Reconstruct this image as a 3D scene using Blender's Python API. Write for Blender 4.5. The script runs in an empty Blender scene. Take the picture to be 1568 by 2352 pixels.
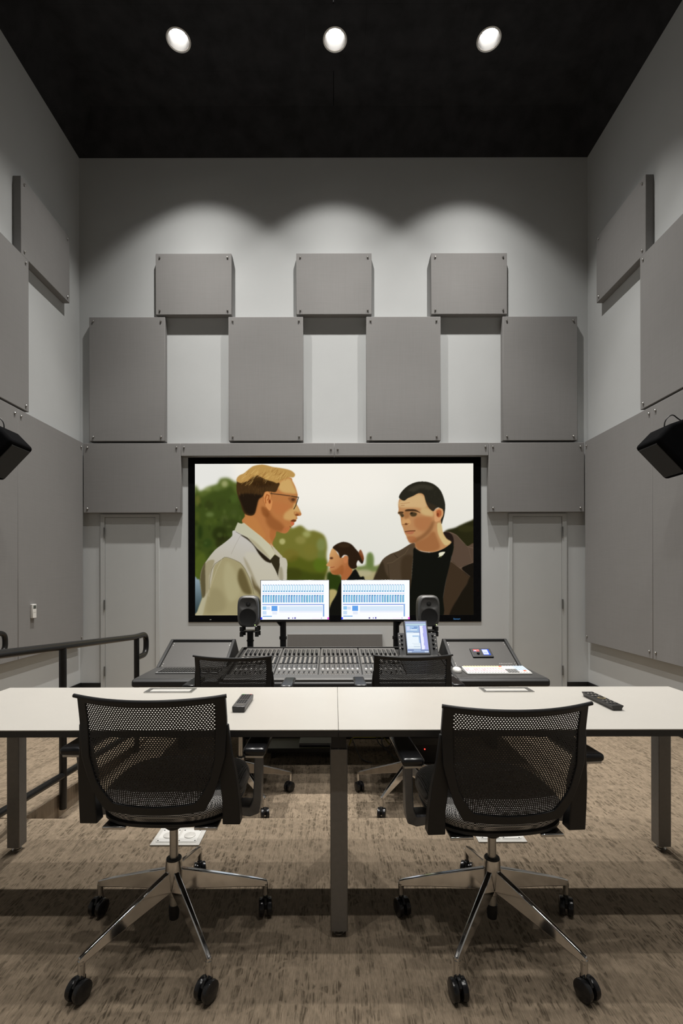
import bpy, bmesh, math, random
import numpy as np
from mathutils import Vector, Matrix

# ---------------------------------------------------------------- camera, world, exposure, lights
scene = bpy.context.scene
COL = scene.collection
R = math.radians
F, VPX, VPY, CZ = 1111.0, 768.0, 1322.0, 1.255      # focal length and vanishing point in pixels, eye height

cam_data = bpy.data.cameras.new('camera')
cam_data.sensor_fit = 'HORIZONTAL'
cam_data.sensor_width = 36.0
cam_data.lens = F / 1568.0 * 36.0
cam_data.shift_x = (784.0 - VPX) / 1568.0
cam_data.shift_y = (VPY - 1176.0) / 1568.0
cam_data.clip_start = 0.02
cam = bpy.data.objects.new('camera', cam_data)
COL.objects.link(cam)
cam.matrix_world = Matrix.Translation((0, 0, CZ)) @ Matrix.Rotation(R(90), 4, 'X') @ Matrix.Rotation(-0.0020, 4, 'Z')
scene.camera = cam

world = bpy.data.worlds.new('world')
world.use_nodes = True
world.node_tree.nodes['Background'].inputs[0].default_value = (0.004, 0.004, 0.005, 1)
scene.world = world

vs = scene.view_settings
vs.view_transform = 'Standard'
vs.look = 'None'
vs.exposure = 0.0
vs.gamma = 1.0
vs.use_curve_mapping = False
scene.cycles.use_denoising = True
scene.cycles.sample_clamp_indirect = 6.0
scene.cycles.max_bounces = 5
scene.cycles.diffuse_bounces = 4
scene.cycles.glossy_bounces = 3
scene.cycles.transmission_bounces = 1
scene.cycles.use_adaptive_sampling = True
scene.cycles.adaptive_threshold = 0.025
scene.cycles.caustics_reflective = False
scene.cycles.caustics_refractive = False

# watts per downlight, row by row from the back wall; the wall row has tight-beam lamps, the rest wide floods
LAMP_POWER = (1180.0, 160.0, 165.0, 180.0)
LAMP_COLOUR = (1.0, 0.970, 0.922)
LAMP_CONE = (R(94), R(86))
BEAM = ((12.0, 2.0, 0.085), (1.0, 1.0, 0.0))    # cos^a + c*cos^b of the tight beam and of the flood
LAMP_ROWS = (4.81, 3.31, 1.81, 0.31)
LAMP_COLS = (-1.54, 0.015, 1.545)

# room
XL, XR, YB, YR = -3.03, 3.02, 5.76, -3.2
ZLOW = -0.16                       # floor in front of the raised platform
ZWALL, ZC, COVE = 6.23, 6.585, 0.27
YSTEP = 2.51
PT = 0.078                         # acoustic panel thickness

# ---------------------------------------------------------------- helpers
def s(r, g, b):
    f = lambda c: (c/255/12.92) if c/255 <= 0.04045 else ((c/255+0.055)/1.055)**2.4
    return (f(r), f(g), f(b))

def link(o):
    COL.objects.link(o)
    return o

def tag(o, label=None, cat=None, group=None, kind=None):
    if label: o['label'] = label
    if cat: o['category'] = cat
    if group: o['group'] = group
    if kind: o['kind'] = kind
    return o

def thing(name, label, cat, loc=(0, 0, 0), group=None, rz=0.0):
    o = bpy.data.objects.new(name, None)
    o.empty_display_size = 0.1
    o.location = loc
    o.rotation_euler = (0, 0, rz)
    link(o)
    return tag(o, label, cat, group)

def struct_root(name, loc=(0, 0, 0)):
    o = bpy.data.objects.new(name, None)
    o.location = loc
    link(o)
    o['kind'] = 'structure'
    return o

def offset_of(p):
    v = Vector((0, 0, 0))
    while p is not None:
        v += p.location
        p = p.parent
    return v

class MB:
    """collects geometry given in scene coordinates; build() links it as one mesh object"""
    def __init__(self):
        self.v, self.f = [], []
    def add(self, vs_, fs_):
        n = len(self.v)
        self.v += [tuple(p) for p in vs_]
        self.f += [tuple(i+n for i in q) for q in fs_]
        return self
    def box(self, x0, x1, y0, y1, z0, z1, M=None):
        p = [(x0,y0,z0),(x1,y0,z0),(x1,y1,z0),(x0,y1,z0),(x0,y0,z1),(x1,y0,z1),(x1,y1,z1),(x0,y1,z1)]
        if M is not None: p = [M @ Vector(q) for q in p]
        return self.add(p, [(0,3,2,1),(4,5,6,7),(0,1,5,4),(1,2,6,5),(2,3,7,6),(3,0,4,7)])
    def hexa(self, bottom, top):
        return self.add(list(bottom)+list(top), [(0,3,2,1),(4,5,6,7),(0,1,5,4),(1,2,6,5),(2,3,7,6),(3,0,4,7)])
    def prism(self, prof, a, b, axis='X'):
        """polygon prof extruded along axis from a to b; prof is (y,z) for X, (x,z) for Y, (x,y) for Z"""
        n = len(prof)
        def P(t, q):
            return {'X': (t, q[0], q[1]), 'Y': (q[0], t, q[1]), 'Z': (q[0], q[1], t)}[axis]
        vs_ = [P(a, q) for q in prof] + [P(b, q) for q in prof]
        fs_ = [tuple(range(n))[::-1], tuple(range(n, 2*n))] + [(i, (i+1) % n, n+(i+1) % n, n+i) for i in range(n)]
        return self.add(vs_, fs_)
    def cyl(self, p0, p1, r0, r1=None, n=16, caps=True):
        r1 = r0 if r1 is None else r1
        return self.tube([p0, p1], [r0, r1], n, caps)
    def tube(self, pts, r, n=12, caps=True):
        pts = [Vector(p) for p in pts]
        m = len(pts)
        rs = r if isinstance(r, (list, tuple)) else [r]*m
        vs_, fs_ = [], []
        up = None
        for i, p in enumerate(pts):
            t = (pts[min(i+1, m-1)] - pts[max(i-1, 0)]).normalized()
            if up is None:
                a = Vector((0, 0, 1)) if abs(t.z) < 0.9 else Vector((1, 0, 0))
                up = (a - t*a.dot(t)).normalized()
            else:
                up = (up - t*up.dot(t)).normalized()
            w = t.cross(up)
            for k in range(n):
                a = 2*math.pi*k/n
                vs_.append(p + (up*math.cos(a) + w*math.sin(a))*rs[i])
        for i in range(m-1):
            for k in range(n):
                fs_.append((i*n+k, i*n+(k+1) % n, (i+1)*n+(k+1) % n, (i+1)*n+k))
        if caps:
            fs_.append(tuple(range(n))[::-1])
            fs_.append(tuple(range((m-1)*n, m*n)))
        return self.add(vs_, fs_)
    def lathe(self, prof, c, axis='Z', n=32, close=False):
        """prof: (radius, height) pairs turned round an axis through c"""
        vs_, fs_ = [], []
        m = len(prof)
        for (r, h) in prof:
            for k in range(n):
                a = 2*math.pi*k/n
                x, y = r*math.cos(a), r*math.sin(a)
                q = {'Z': (x, y, h), 'Y': (x, h, y), 'X': (h, x, y)}[axis]
                vs_.append((c[0]+q[0], c[1]+q[1], c[2]+q[2]))
        for i in range(m-1 if not close else m):
            j = (i+1) % m
            for k in range(n):
                fs_.append((i*n+k, i*n+(k+1) % n, j*n+(k+1) % n, j*n+k))
        if not close:
            if prof[0][0] > 1e-5: pass
            fs_.append(tuple(range(n))[::-1])
            fs_.append(tuple(range((m-1)*n, m*n)))
        return self.add(vs_, fs_)
    def mesh(self, name, off=Vector((0, 0, 0)), smooth=35, merge=False):
        me = bpy.data.meshes.new(name)
        me.from_pydata([(p[0]-off[0], p[1]-off[1], p[2]-off[2]) for p in self.v], [], self.f)
        bm = bmesh.new(); bm.from_mesh(me)
        if merge: bmesh.ops.remove_doubles(bm, verts=bm.verts, dist=1e-5)
        bmesh.ops.recalc_face_normals(bm, faces=bm.faces)
        bm.to_mesh(me); bm.free()
        if smooth:
            me.shade_smooth()
            me.set_sharp_from_angle(angle=R(smooth))
        return me
    def build(self, name, mat, parent=None, bevel=0.0, seg=2, smooth=35, merge=False, sub=0):
        me = self.mesh(name, offset_of(parent) if parent else Vector((0, 0, 0)), smooth, merge)
        me.materials.append(mat)
        o = link(bpy.data.objects.new(name, me))
        if parent: o.parent = parent
        if bevel:
            b = o.modifiers.new('bevel', 'BEVEL')
            b.width, b.segments, b.limit_method, b.angle_limit = bevel, seg, 'ANGLE', R(40)
            b.harden_normals = False
        if sub:
            m = o.modifiers.new('sub', 'SUBSURF'); m.levels = m.render_levels = sub
        return o

def piece(name, me, parent, loc, rot=None):
    """an object that shares the mesh me, at scene position loc under an unrotated parent"""
    o = link(bpy.data.objects.new(name, me))
    o.parent = parent
    o.location = Vector(loc) - offset_of(parent)
    if rot: o.rotation_euler = rot
    return o

def copy_tree(o, parent=None):
    c = o.copy()
    COL.objects.link(c)
    c.parent = parent
    for ch in list(o.children):
        copy_tree(ch, c)
    return c

def text_mesh(body, size, mat, extrude=0.0005):
    cu = bpy.data.curves.new('lettering', 'FONT')
    cu.body, cu.size, cu.extrude, cu.align_x, cu.align_y = body, size, extrude, 'CENTER', 'CENTER'
    t = link(bpy.data.objects.new('lettering', cu))
    bpy.context.view_layer.update()
    me = bpy.data.meshes.new_from_object(t.evaluated_get(bpy.context.evaluated_depsgraph_get()))
    bpy.data.objects.remove(t)
    me.materials.clear(); me.materials.append(mat)
    return me

def interp(x, tab):
    if x <= tab[0][0]: return tab[0][1]
    for (a, p), (b, q) in zip(tab, tab[1:]):
        if x <= b:
            t = (x-a)/(b-a)
            return p+(q-p)*t
    return tab[-1][1]

# ---------------------------------------------------------------- materials
def new_mat(name):
    m = bpy.data.materials.new(name)
    m.use_nodes = True
    nt = m.node_tree
    return m, nt, nt.nodes, nt.links, nt.nodes['Principled BSDF']

def pm(name, col, rough=0.5, metal=0.0, var=0.06, scale=30.0, bump=0.0, bscale=300.0, spec=0.5, stretch=(1, 1, 1)):
    """a plain material with noise-driven colour variation and fine relief"""
    m, nt, N, L, P = new_mat(name)
    tc = N.new('ShaderNodeTexCoord')
    mp = N.new('ShaderNodeMapping'); mp.inputs['Scale'].default_value = stretch
    L.new(tc.outputs['Object'], mp.inputs[0])
    nz = N.new('ShaderNodeTexNoise'); nz.inputs['Scale'].default_value = scale; nz.inputs['Detail'].default_value = 4
    L.new(mp.outputs[0], nz.inputs['Vector'])
    cr = N.new('ShaderNodeValToRGB')
    e = cr.color_ramp.elements
    e[0].position, e[1].position = 0.3, 0.7
    e[0].color = tuple(c*(1-var) for c in col)+(1,)
    e[1].color = tuple(min(1, c*(1+var)) for c in col)+(1,)
    L.new(nz.outputs[0], cr.inputs[0])
    L.new(cr.outputs[0], P.inputs['Base Color'])
    P.inputs['Roughness'].default_value = rough
    P.inputs['Metallic'].default_value = metal
    P.inputs['Specular IOR Level'].default_value = spec
    if bump:
        n2 = N.new('ShaderNodeTexNoise'); n2.inputs['Scale'].default_value = bscale; n2.inputs['Detail'].default_value = 2
        L.new(mp.outputs[0], n2.inputs['Vector'])
        bp = N.new('ShaderNodeBump'); bp.inputs['Strength'].default_value = bump; bp.inputs['Distance'].default_value = 0.002
        L.new(n2.outputs[0], bp.inputs['Height'])
        L.new(bp.outputs[0], P.inputs['Normal'])
    return m

def emit(name, col, strength):
    m, nt, N, L, P = new_mat(name)
    tc = N.new('ShaderNodeTexCoord')
    nz = N.new('ShaderNodeTexNoise'); nz.inputs['Scale'].default_value = 5
    L.new(tc.outputs['Object'], nz.inputs['Vector'])
    P.inputs['Base Color'].default_value = (0, 0, 0, 1)
    P.inputs['Emission Color'].default_value = tuple(col)+(1,)
    P.inputs['Emission Strength'].default_value = strength
    return m

def display_mat(name, strength):
    """a lit screen: the picture is the mesh's own colour attribute"""
    m, nt, N, L, P = new_mat(name)
    at_ = N.new('ShaderNodeAttribute'); at_.attribute_name = 'picture'
    P.inputs['Base Color'].default_value = (0.002, 0.002, 0.002, 1)
    P.inputs['Roughness'].default_value = 0.8
    P.inputs['Specular IOR Level'].default_value = 0.02
    L.new(at_.outputs['Color'], P.inputs['Emission Color'])
    P.inputs['Emission Strength'].default_value = strength
    return m

def fabric_mat(name, col):
    """woven acoustic cloth: slubby threads both ways"""
    m, nt, N, L, P = new_mat(name)
    tc = N.new('ShaderNodeTexCoord')
    outs = []
    for sc_ in ((4, 4, 420), (420, 420, 4)):
        mp = N.new('ShaderNodeMapping'); mp.inputs['Scale'].default_value = sc_
        L.new(tc.outputs['Object'], mp.inputs[0])
        nz = N.new('ShaderNodeTexNoise'); nz.inputs['Scale'].default_value = 1.0; nz.inputs['Detail'].default_value = 3
        L.new(mp.outputs[0], nz.inputs['Vector'])
        outs.append(nz.outputs[0])
    mx = N.new('ShaderNodeMath'); mx.operation = 'ADD'
    L.new(outs[0], mx.inputs[0]); L.new(outs[1], mx.inputs[1])
    big = N.new('ShaderNodeTexNoise'); big.inputs['Scale'].default_value = 2.3; big.inputs['Detail'].default_value = 5
    L.new(tc.outputs['Object'], big.inputs['Vector'])
    m2 = N.new('ShaderNodeMath'); m2.operation = 'MULTIPLY_ADD'; m2.inputs[1].default_value = 0.5
    L.new(big.outputs[0], m2.inputs[0]); L.new(mx.outputs[0], m2.inputs[2])
    cr = N.new('ShaderNodeValToRGB')
    e = cr.color_ramp.elements
    e[0].position, e[1].position = 0.85, 1.65
    cr2 = N.new('ShaderNodeMapRange')
    cr2.inputs['From Min'].default_value, cr2.inputs['From Max'].default_value = 0.75, 1.75
    L.new(m2.outputs[0], cr2.inputs['Value'])
    e[0].position, e[1].position = 0.0, 1.0
    e[0].color = tuple(c*0.92 for c in col)+(1,)
    e[1].color = tuple(c*1.08 for c in col)+(1,)
    L.new(cr2.outputs[0], cr.inputs[0])
    L.new(cr.outputs[0], P.inputs['Base Color'])
    P.inputs['Roughness'].default_value = 0.95
    P.inputs['Specular IOR Level'].default_value = 0.1
    bp = N.new('ShaderNodeBump'); bp.inputs['Strength'].default_value = 0.15; bp.inputs['Distance'].default_value = 0.001
    L.new(mx.outputs[0], bp.inputs['Height']); L.new(bp.outputs[0], P.inputs['Normal'])
    return m

def weave_mat(name, c1, c2, scale):
    """two-tone checked seat mesh"""
    m, nt, N, L, P = new_mat(name)
    tc = N.new('ShaderNodeTexCoord')
    mp = N.new('ShaderNodeMapping'); mp.inputs['Rotation'].default_value = (0, 0, R(45)); mp.inputs['Scale'].default_value = (scale, scale, scale)
    L.new(tc.outputs['Object'], mp.inputs[0])
    ck = N.new('ShaderNodeTexChecker'); ck.inputs['Scale'].default_value = 1.0
    ck.inputs['Color1'].default_value = tuple(c1)+(1,); ck.inputs['Color2'].default_value = tuple(c2)+(1,)
    L.new(mp.outputs[0], ck.inputs['Vector'])
    L.new(ck.outputs[0], P.inputs['Base Color'])
    bp = N.new('ShaderNodeBump'); bp.inputs['Strength'].default_value = 0.4; bp.inputs['Distance'].default_value = 0.001
    L.new(ck.outputs[1], bp.inputs['Height']); L.new(bp.outputs[0], P.inputs['Normal'])
    P.inputs['Roughness'].default_value = 0.85
    return m

def carpet_mat():
    """tufted carpet: tan ground, short dark streaks broken up by pale crossing threads"""
    m, nt, N, L, P = new_mat('carpet')
    tc = N.new('ShaderNodeTexCoord')
    def noise(rot, sc_, detail=2, scale=1.0, rough=0.5):
        mp = N.new('ShaderNodeMapping')
        mp.inputs['Rotation'].default_value = (0, 0, R(rot)); mp.inputs['Scale'].default_value = sc_
        L.new(tc.outputs['Object'], mp.inputs[0])
        nz = N.new('ShaderNodeTexNoise'); nz.inputs['Scale'].default_value = scale; nz.inputs['Detail'].default_value = detail
        nz.inputs['Roughness'].default_value = rough
        L.new(mp.outputs[0], nz.inputs['Vector'])
        return nz.outputs[0]
    def op(o, a, b=None, c=None):
        n = N.new('ShaderNodeMath'); n.operation = o
        for i, x in enumerate((a, b, c)):
            if x is None: continue
            if isinstance(x, (int, float)): n.inputs[i].default_value = x
            else: L.new(x, n.inputs[i])
        return n.outputs[0]
    def smooth(x, a, b):
        n = N.new('ShaderNodeMapRange'); n.interpolation_type = 'SMOOTHSTEP'
        n.inputs['From Min'].default_value, n.inputs['From Max'].default_value = a, b
        L.new(x, n.inputs['Value'])
        return n.outputs[0]
    def cells(rot, sc_, lo, hi, edge):
        mp = N.new('ShaderNodeMapping')
        mp.inputs['Rotation'].default_value = (0, 0, R(rot)); mp.inputs['Scale'].default_value = sc_
        # wobble so that the patches are not straight-edged
        wob = N.new('ShaderNodeTexNoise'); wob.inputs['Scale'].default_value = 9.0; wob.inputs['Detail'].default_value = 2
        L.new(tc.outputs['Object'], wob.inputs['Vector'])
        ad = N.new('ShaderNodeVectorMath'); ad.operation = 'MULTIPLY_ADD'
        ad.inputs[1].default_value = (0.06, 0.06, 0.0)
        L.new(wob.outputs['Color'], ad.inputs[0]); L.new(tc.outputs['Object'], ad.inputs[2])
        L.new(ad.outputs[0], mp.inputs[0])
        v1 = N.new('ShaderNodeTexVoronoi'); v1.voronoi_dimensions = '2D'; v1.inputs['Scale'].default_value = 1.0
        v2 = N.new('ShaderNodeTexVoronoi'); v2.voronoi_dimensions = '2D'; v2.feature = 'DISTANCE_TO_EDGE'; v2.inputs['Scale'].default_value = 1.0
        L.new(mp.outputs[0], v1.inputs['Vector']); L.new(mp.outputs[0], v2.inputs['Vector'])
        sp_ = N.new('ShaderNodeSeparateColor'); L.new(v1.outputs['Color'], sp_.inputs[0])
        return op('MULTIPLY', smooth(sp_.outputs[0], lo, hi), smooth(v2.outputs['Distance'], edge, edge*2.6))
    threads = None
    for rot, fx, fy, w in ((14, 26, 1.6, .020), (57, 28, 1.8, .020), (-40, 24, 1.5, .020), (86, 22, 1.5, .018), (-68, 26, 1.6, .020)):
        n = noise(rot, (fx, fy, 1), 1)
        d = op('ABSOLUTE', op('SUBTRACT', n, 0.5))
        t = op('SUBTRACT', 1.0, smooth(d, w*0.5, w*1.3))
        threads = t if threads is None else op('MAXIMUM', threads, t)
    st1 = smooth(noise(3, (210, 26, 1), 3), 0.42, 0.58)
    st2 = smooth(noise(-22, (200, 28, 1), 3), 0.42, 0.60)
    ca = op('MULTIPLY', cells(35, (25, 21, 1), 0.25, 0.55, 0.07), op('ADD', 0.25, op('MULTIPLY', st1, 0.75)))
    cb_ = op('MULTIPLY', cells(-28, (29, 22, 1), 0.40, 0.70, 0.07), op('ADD', 0.25, op('MULTIPLY', st2, 0.75)))
    big = op('ADD', 0.55, op('MULTIPLY', smooth(noise(0, (2.6, 2.6, 1), 3), 0.35, 0.65), 0.45))
    dark = op('MULTIPLY', op('MULTIPLY', op('MAXIMUM', ca, cb_), big), op('SUBTRACT', 1.0, op('MULTIPLY', threads, 0.75)))
    rib = noise(2, (330, 40, 1), 2)
    pile = noise(0, (900, 900, 900), 2)
    fine = op('ADD', op('MULTIPLY', op('SUBTRACT', rib, 0.5), 0.95), op('MULTIPLY', op('SUBTRACT', pile, 0.5), 1.0))
    mix = N.new('ShaderNodeMix'); mix.data_type = 'RGBA'
    mix.inputs['A'].default_value = (0.262, 0.206, 0.148, 1)
    mix.inputs['B'].default_value = (0.066, 0.051, 0.034, 1)
    L.new(op('MULTIPLY', dark, 0.82), mix.inputs['Factor'])
    mul = N.new('ShaderNodeMix'); mul.data_type = 'RGBA'; mul.blend_type = 'MULTIPLY'; mul.inputs['Factor'].default_value = 1.0
    L.new(mix.outputs['Result'], mul.inputs['A'])
    g = op('ADD', 0.97, op('ADD', fine, op('ADD', op('MULTIPLY', threads, 0.12), op('MULTIPLY', op('SUBTRACT', noise(11, (30, 22, 1), 5, rough=0.65), 0.5), 0.75))))
    cb = N.new('ShaderNodeCombineColor')
    for i in range(3): L.new(g, cb.inputs[i])
    L.new(cb.outputs[0], mul.inputs['B'])
    L.new(mul.outputs['Result'], P.inputs['Base Color'])
    P.inputs['Roughness'].default_value = 1.0
    P.inputs['Specular IOR Level'].default_value = 0.05
    bp = N.new('ShaderNodeBump'); bp.inputs['Strength'].default_value = 0.5; bp.inputs['Distance'].default_value = 0.004
    L.new(op('ADD', pile, op('MULTIPLY', dark, -0.6)), bp.inputs['Height']); L.new(bp.outputs[0], P.inputs['Normal'])
    return m

M = {}
M['wall'] = pm('wall_paint', (0.500, 0.514, 0.516), 0.85, var=0.015, scale=3, bump=0.05, bscale=220, spec=0.2)
M['door'] = pm('door_paint', (0.460, 0.471, 0.466), 0.55, var=0.015, scale=4, bump=0.02, bscale=150, spec=0.3)
M['black'] = pm('black_ceiling_paint', (0.026, 0.026, 0.028), 0.9, var=0.25, scale=6, bump=0.1, bscale=300, spec=0.15)
M['base'] = pm('black_rubber_base', (0.006, 0.006, 0.006), 0.5, var=0.1)
M['fabric'] = fabric_mat('grey_acoustic_cloth', (0.238, 0.233, 0.229))
M['fabric_dark'] = fabric_mat('dark_grey_cloth', (0.16, 0.155, 0.15))
M['carpet'] = carpet_mat()
M['white_lam'] = pm('white_laminate', (0.585, 0.560, 0.514), 0.32, var=0.01, scale=8, bump=0.01, bscale=500)
M['edge'] = pm('dark_edge_band', (0.030, 0.028, 0.026), 0.45, var=0.08, scale=40)
M['leg'] = pm('grey_powder_coat', (0.200, 0.188, 0.174), 0.45, 0.35, var=0.05, scale=60, bump=0.03, bscale=900)
M['plastic'] = pm('black_plastic', (0.008, 0.008, 0.009), 0.45, var=0.15, scale=90, bump=0.04, bscale=900)
M['plastic_gloss'] = pm('glossy_black_plastic', (0.010, 0.010, 0.011), 0.22, var=0.1, scale=60)
M['mesh'] = pm('black_back_membrane', (0.010, 0.010, 0.011), 0.5, var=0.15, scale=60)
M['chrome'] = pm('polished_aluminium', (0.62, 0.61, 0.60), 0.10, 1.0, var=0.05, scale=25)
M['steel'] = pm('brushed_steel', (0.55, 0.54, 0.52), 0.32, 1.0, var=0.10, scale=60, stretch=(1, 1, 12))
M['grey_metal'] = pm('grey_die_cast', (0.170, 0.175, 0.185), 0.4, 0.3, var=0.06, scale=60)
M['seat'] = weave_mat('grey_checked_seat_mesh', (0.54, 0.52, 0.50), (0.012, 0.012, 0.012), 260)
M['rail'] = pm('black_painted_steel', (0.012, 0.0115, 0.011), 0.34, 0.2, var=0.2, scale=50, bump=0.05, bscale=600)
M['screen_black'] = pm('black_velvet', (0.0035, 0.0035, 0.004), 0.95, var=0.2, spec=0.05)
M['desk_black'] = pm('black_desk_vinyl', (0.016, 0.016, 0.0165), 0.5, var=0.15, scale=70, bump=0.06, bscale=700)
M['desk_top'] = pm('charcoal_desk_top', (0.044, 0.043, 0.042), 0.42, var=0.08, scale=50, bump=0.04, bscale=700)
M['rack'] = pm('grey_rack_panel', (0.062, 0.059, 0.056), 0.42, 0.2, var=0.05, scale=30, stretch=(1, 8, 8))
M['console'] = pm('console_metal_grey', (0.120, 0.115, 0.109), 0.42, 0.3, var=0.05, scale=40)
M['console_rest'] = pm('console_palm_rest', (0.088, 0.086, 0.083), 0.45, 0.2, var=0.04, scale=40)
M['console_dark'] = pm('console_dark_grey', (0.030, 0.029, 0.028), 0.4, 0.1, var=0.1, scale=60)
M['cap'] = pm('white_fader_cap', (0.85, 0.84, 0.82), 0.3, var=0.02)
M['button'] = pm('pale_button', (0.27, 0.255, 0.235), 0.4, var=0.1, scale=200)
M['speaker'] = pm('dark_grey_cast_speaker', (0.085, 0.084, 0.082), 0.40, 0.15, var=0.06, scale=60, bump=0.05, bscale=900)
M['cone'] = pm('black_driver_cone', (0.007, 0.007, 0.0075), 0.55, var=0.1)
M['cap_metal'] = pm('dark_dust_cap', (0.05, 0.05, 0.05), 0.35, 0.3, var=0.1)
M['white_plastic'] = pm('white_plastic', (0.74, 0.73, 0.70), 0.4, var=0.02)
M['plate'] = pm('pale_metal_floor_plate', (0.62, 0.605, 0.57), 0.45, 0.1, var=0.04, scale=60)
M['lcd'] = pm('grey_lcd', (0.07, 0.08, 0.07), 0.25, var=0.05)
M['trim_white'] = pm('bright_trim_ring', (0.80, 0.78, 0.74), 0.3, 0.3, var=0.02)
M['reflector'] = pm('lamp_reflector', (0.030, 0.029, 0.028), 0.4, 0.0, var=0.03)
M['yellow'] = pm('yellow_cable_jacket', (0.62, 0.55, 0.05), 0.5, var=0.05)
M['cable'] = pm('black_cable_jacket', (0.02, 0.02, 0.02), 0.5, var=0.1)
M['grey_cable'] = pm('grey_cable_jacket', (0.10, 0.10, 0.10), 0.5, var=0.1)
M['hinge'] = pm('satin_hinge_metal', (0.17, 0.17, 0.165), 0.4, 0.6, var=0.1)
M['remote_grey'] = pm('grey_remote_shell', (0.085, 0.082, 0.082), 0.4, 0.1, var=0.05)
M['remote_black'] = pm('black_remote_shell', (0.018, 0.017, 0.016), 0.42, var=0.1)
M['key_dark'] = pm('dark_rubber_button', (0.010, 0.010, 0.010), 0.6, var=0.2)
M['key_light'] = pm('pale_print_button', (0.30, 0.28, 0.25), 0.5, var=0.2)
M['green_btn'] = pm('green_button', (0.10, 0.55, 0.12), 0.4, var=0.05)
M['red_btn'] = pm('red_button', (0.62, 0.12, 0.10), 0.4, var=0.05)
M['gold'] = pm('gold_ring_button', (0.42, 0.34, 0.20), 0.3, 0.6, var=0.05)
M['lamp'] = emit('lamp_glow', (1.0, 0.96, 0.90), 30.0)
M['led_green'] = emit('green_power_light', (0.62, 0.95, 0.30), 3.0)
M['led_red'] = emit('red_power_light', (1.0, 0.03, 0.02), 6.0)
M['film'] = display_mat('projected_picture', 1.0)
M['monitor'] = display_mat('monitor_picture', 1.02)
M['touch'] = display_mat('touch_picture', 1.0)
M['blue_print'] = emit('blue_lit_lettering', s(70, 130, 185), 0.8)
M['pale_print'] = pm('pale_lettering', (0.30, 0.29, 0.28), 0.5, var=0.02)
M['yellow_key'] = pm('pale_yellow_key', (0.80, 0.70, 0.40), 0.45, var=0.02)
M['pink_key'] = pm('pale_pink_key', (0.80, 0.55, 0.58), 0.45, var=0.02)
M['blue_key'] = pm('pale_blue_key', (0.55, 0.66, 0.80), 0.45, var=0.02)
M['red_key'] = pm('orange_red_key', (0.75, 0.16, 0.08), 0.45, var=0.02)
M['white_key'] = pm('white_key', (0.82, 0.81, 0.79), 0.45, var=0.02)
M['grey_key'] = pm('grey_key', (0.20, 0.20, 0.20), 0.45, var=0.02)
for k_ in ('film', 'monitor', 'touch', 'lamp', 'led_green', 'led_red', 'blue_print'):
    M[k_].cycles.emission_sampling = 'NONE'      # screens and lamp bowls are found by the paths themselves; keeps the render quick

# ---------------------------------------------------------------- the room
def struct(name, mb, mat, parent=None, **k):
    o = mb.build(name, mat, parent, **k)
    if parent is None: o['kind'] = 'structure'
    return o

T = 0.12
struct('floor', MB().box(XL-T, XR+T, YSTEP+0.002, YB+T, ZLOW-0.12, ZLOW), M['carpet'])
struct('floor_platform', MB().box(XL-T, XR+T, YR-T, YSTEP, ZLOW-0.12, 0.0), M['carpet'], bevel=0.008)
struct('floor_ramp', MB().prism([(YSTEP+0.003, -0.001), (4.43, ZLOW+0.001), (YSTEP+0.003, ZLOW+0.001)], XL+0.002, -1.618, 'X'), M['carpet'])
struct('wall_back', MB().box(XL-T, XR+T, YB, YB+T, ZLOW, ZWALL+0.7), M['wall'])
struct('wall_left', MB().box(XL-T, XL, YR, YB, ZLOW, ZWALL+0.7), M['wall'])
struct('wall_right', MB().box(XR, XR+T, YR, YB, ZLOW, ZWALL+0.7), M['wall'])
struct('wall_rear', MB().box(XL-T, XR+T, YR-T, YR, ZLOW, ZWALL+0.7), M['wall'])

# black soffit that slopes in from the walls to the ceiling
x0, x1, y1 = XL+COVE, XR-COVE, YB-COVE
def cove(name, prof, a, b, axis):
    struct(name, MB().prism(prof, a, b, axis), M['black'], smooth=0)
cove('trim_1', [(YB-0.001, ZWALL), (YB-0.001, ZWALL+0.04), (y1, ZC+0.03), (y1, ZC)], XL, XR, 'X')
cove('trim_2', [(XL+0.001, ZWALL), (XL+0.001, ZWALL+0.04), (x0, ZC+0.03), (x0, ZC)], YR, YB, 'Y')
cove('trim_3', [(XR-0.001, ZWALL), (XR-0.001, ZWALL+0.04), (x1, ZC+0.03), (x1, ZC)], YR, YB, 'Y')
cove('trim_4', [(YR+0.001, ZWALL), (YR+0.001, ZWALL+0.04), (YR+COVE, ZC+0.03), (YR+COVE, ZC)], XL, XR, 'X')

ceil = struct('ceiling', MB().box(XL, XR, YR, YB, ZC+0.30, ZC+0.36), M['black'])
def tile(xa, xb, ya, yb, hole=None):
    g, th = 0.0004, 0.02
    xa, xb, ya, yb = xa+(0.003 if xa == 0.0 else g), xb-(0.003 if xb == 0.0 else g), ya+g, yb-g
    mb = MB()
    if hole is None:
        mb.box(xa, xb, ya, yb, ZC, ZC+th)
    else:
        cx, cy, r = hole
        n = 32
        inner, outer = [], []
        for k in range(n):
            a = 2*math.pi*k/n+1e-7
            c, s_ = math.cos(a), math.sin(a)
            inner.append((cx+r*c, cy+r*s_))
            t = min(((xb-cx)/c if c > 0 else (xa-cx)/c), ((yb-cy)/s_ if s_ > 0 else (ya-cy)/s_))
            outer.append((cx+t*c, cy+t*s_))
        vs_ = [(p[0], p[1], z) for z in (ZC, ZC+th) for ring in (inner, outer) for p in ring]
        fs_ = []
        for k in range(n):
            j = (k+1) % n
            fs_ += [(k, j, n+j, n+k), (2*n+k, 3*n+k, 3*n+j, 2*n+j), (k, 2*n+k, 2*n+j, j), (n+k, n+j, 3*n+j, 3*n+k)]
        mb.add(vs_, fs_)
    mb.build('ceiling_tile', M['black'], ceil, smooth=0)
yc0, yc1 = YR+COVE, y1
prev = yc1
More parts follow.
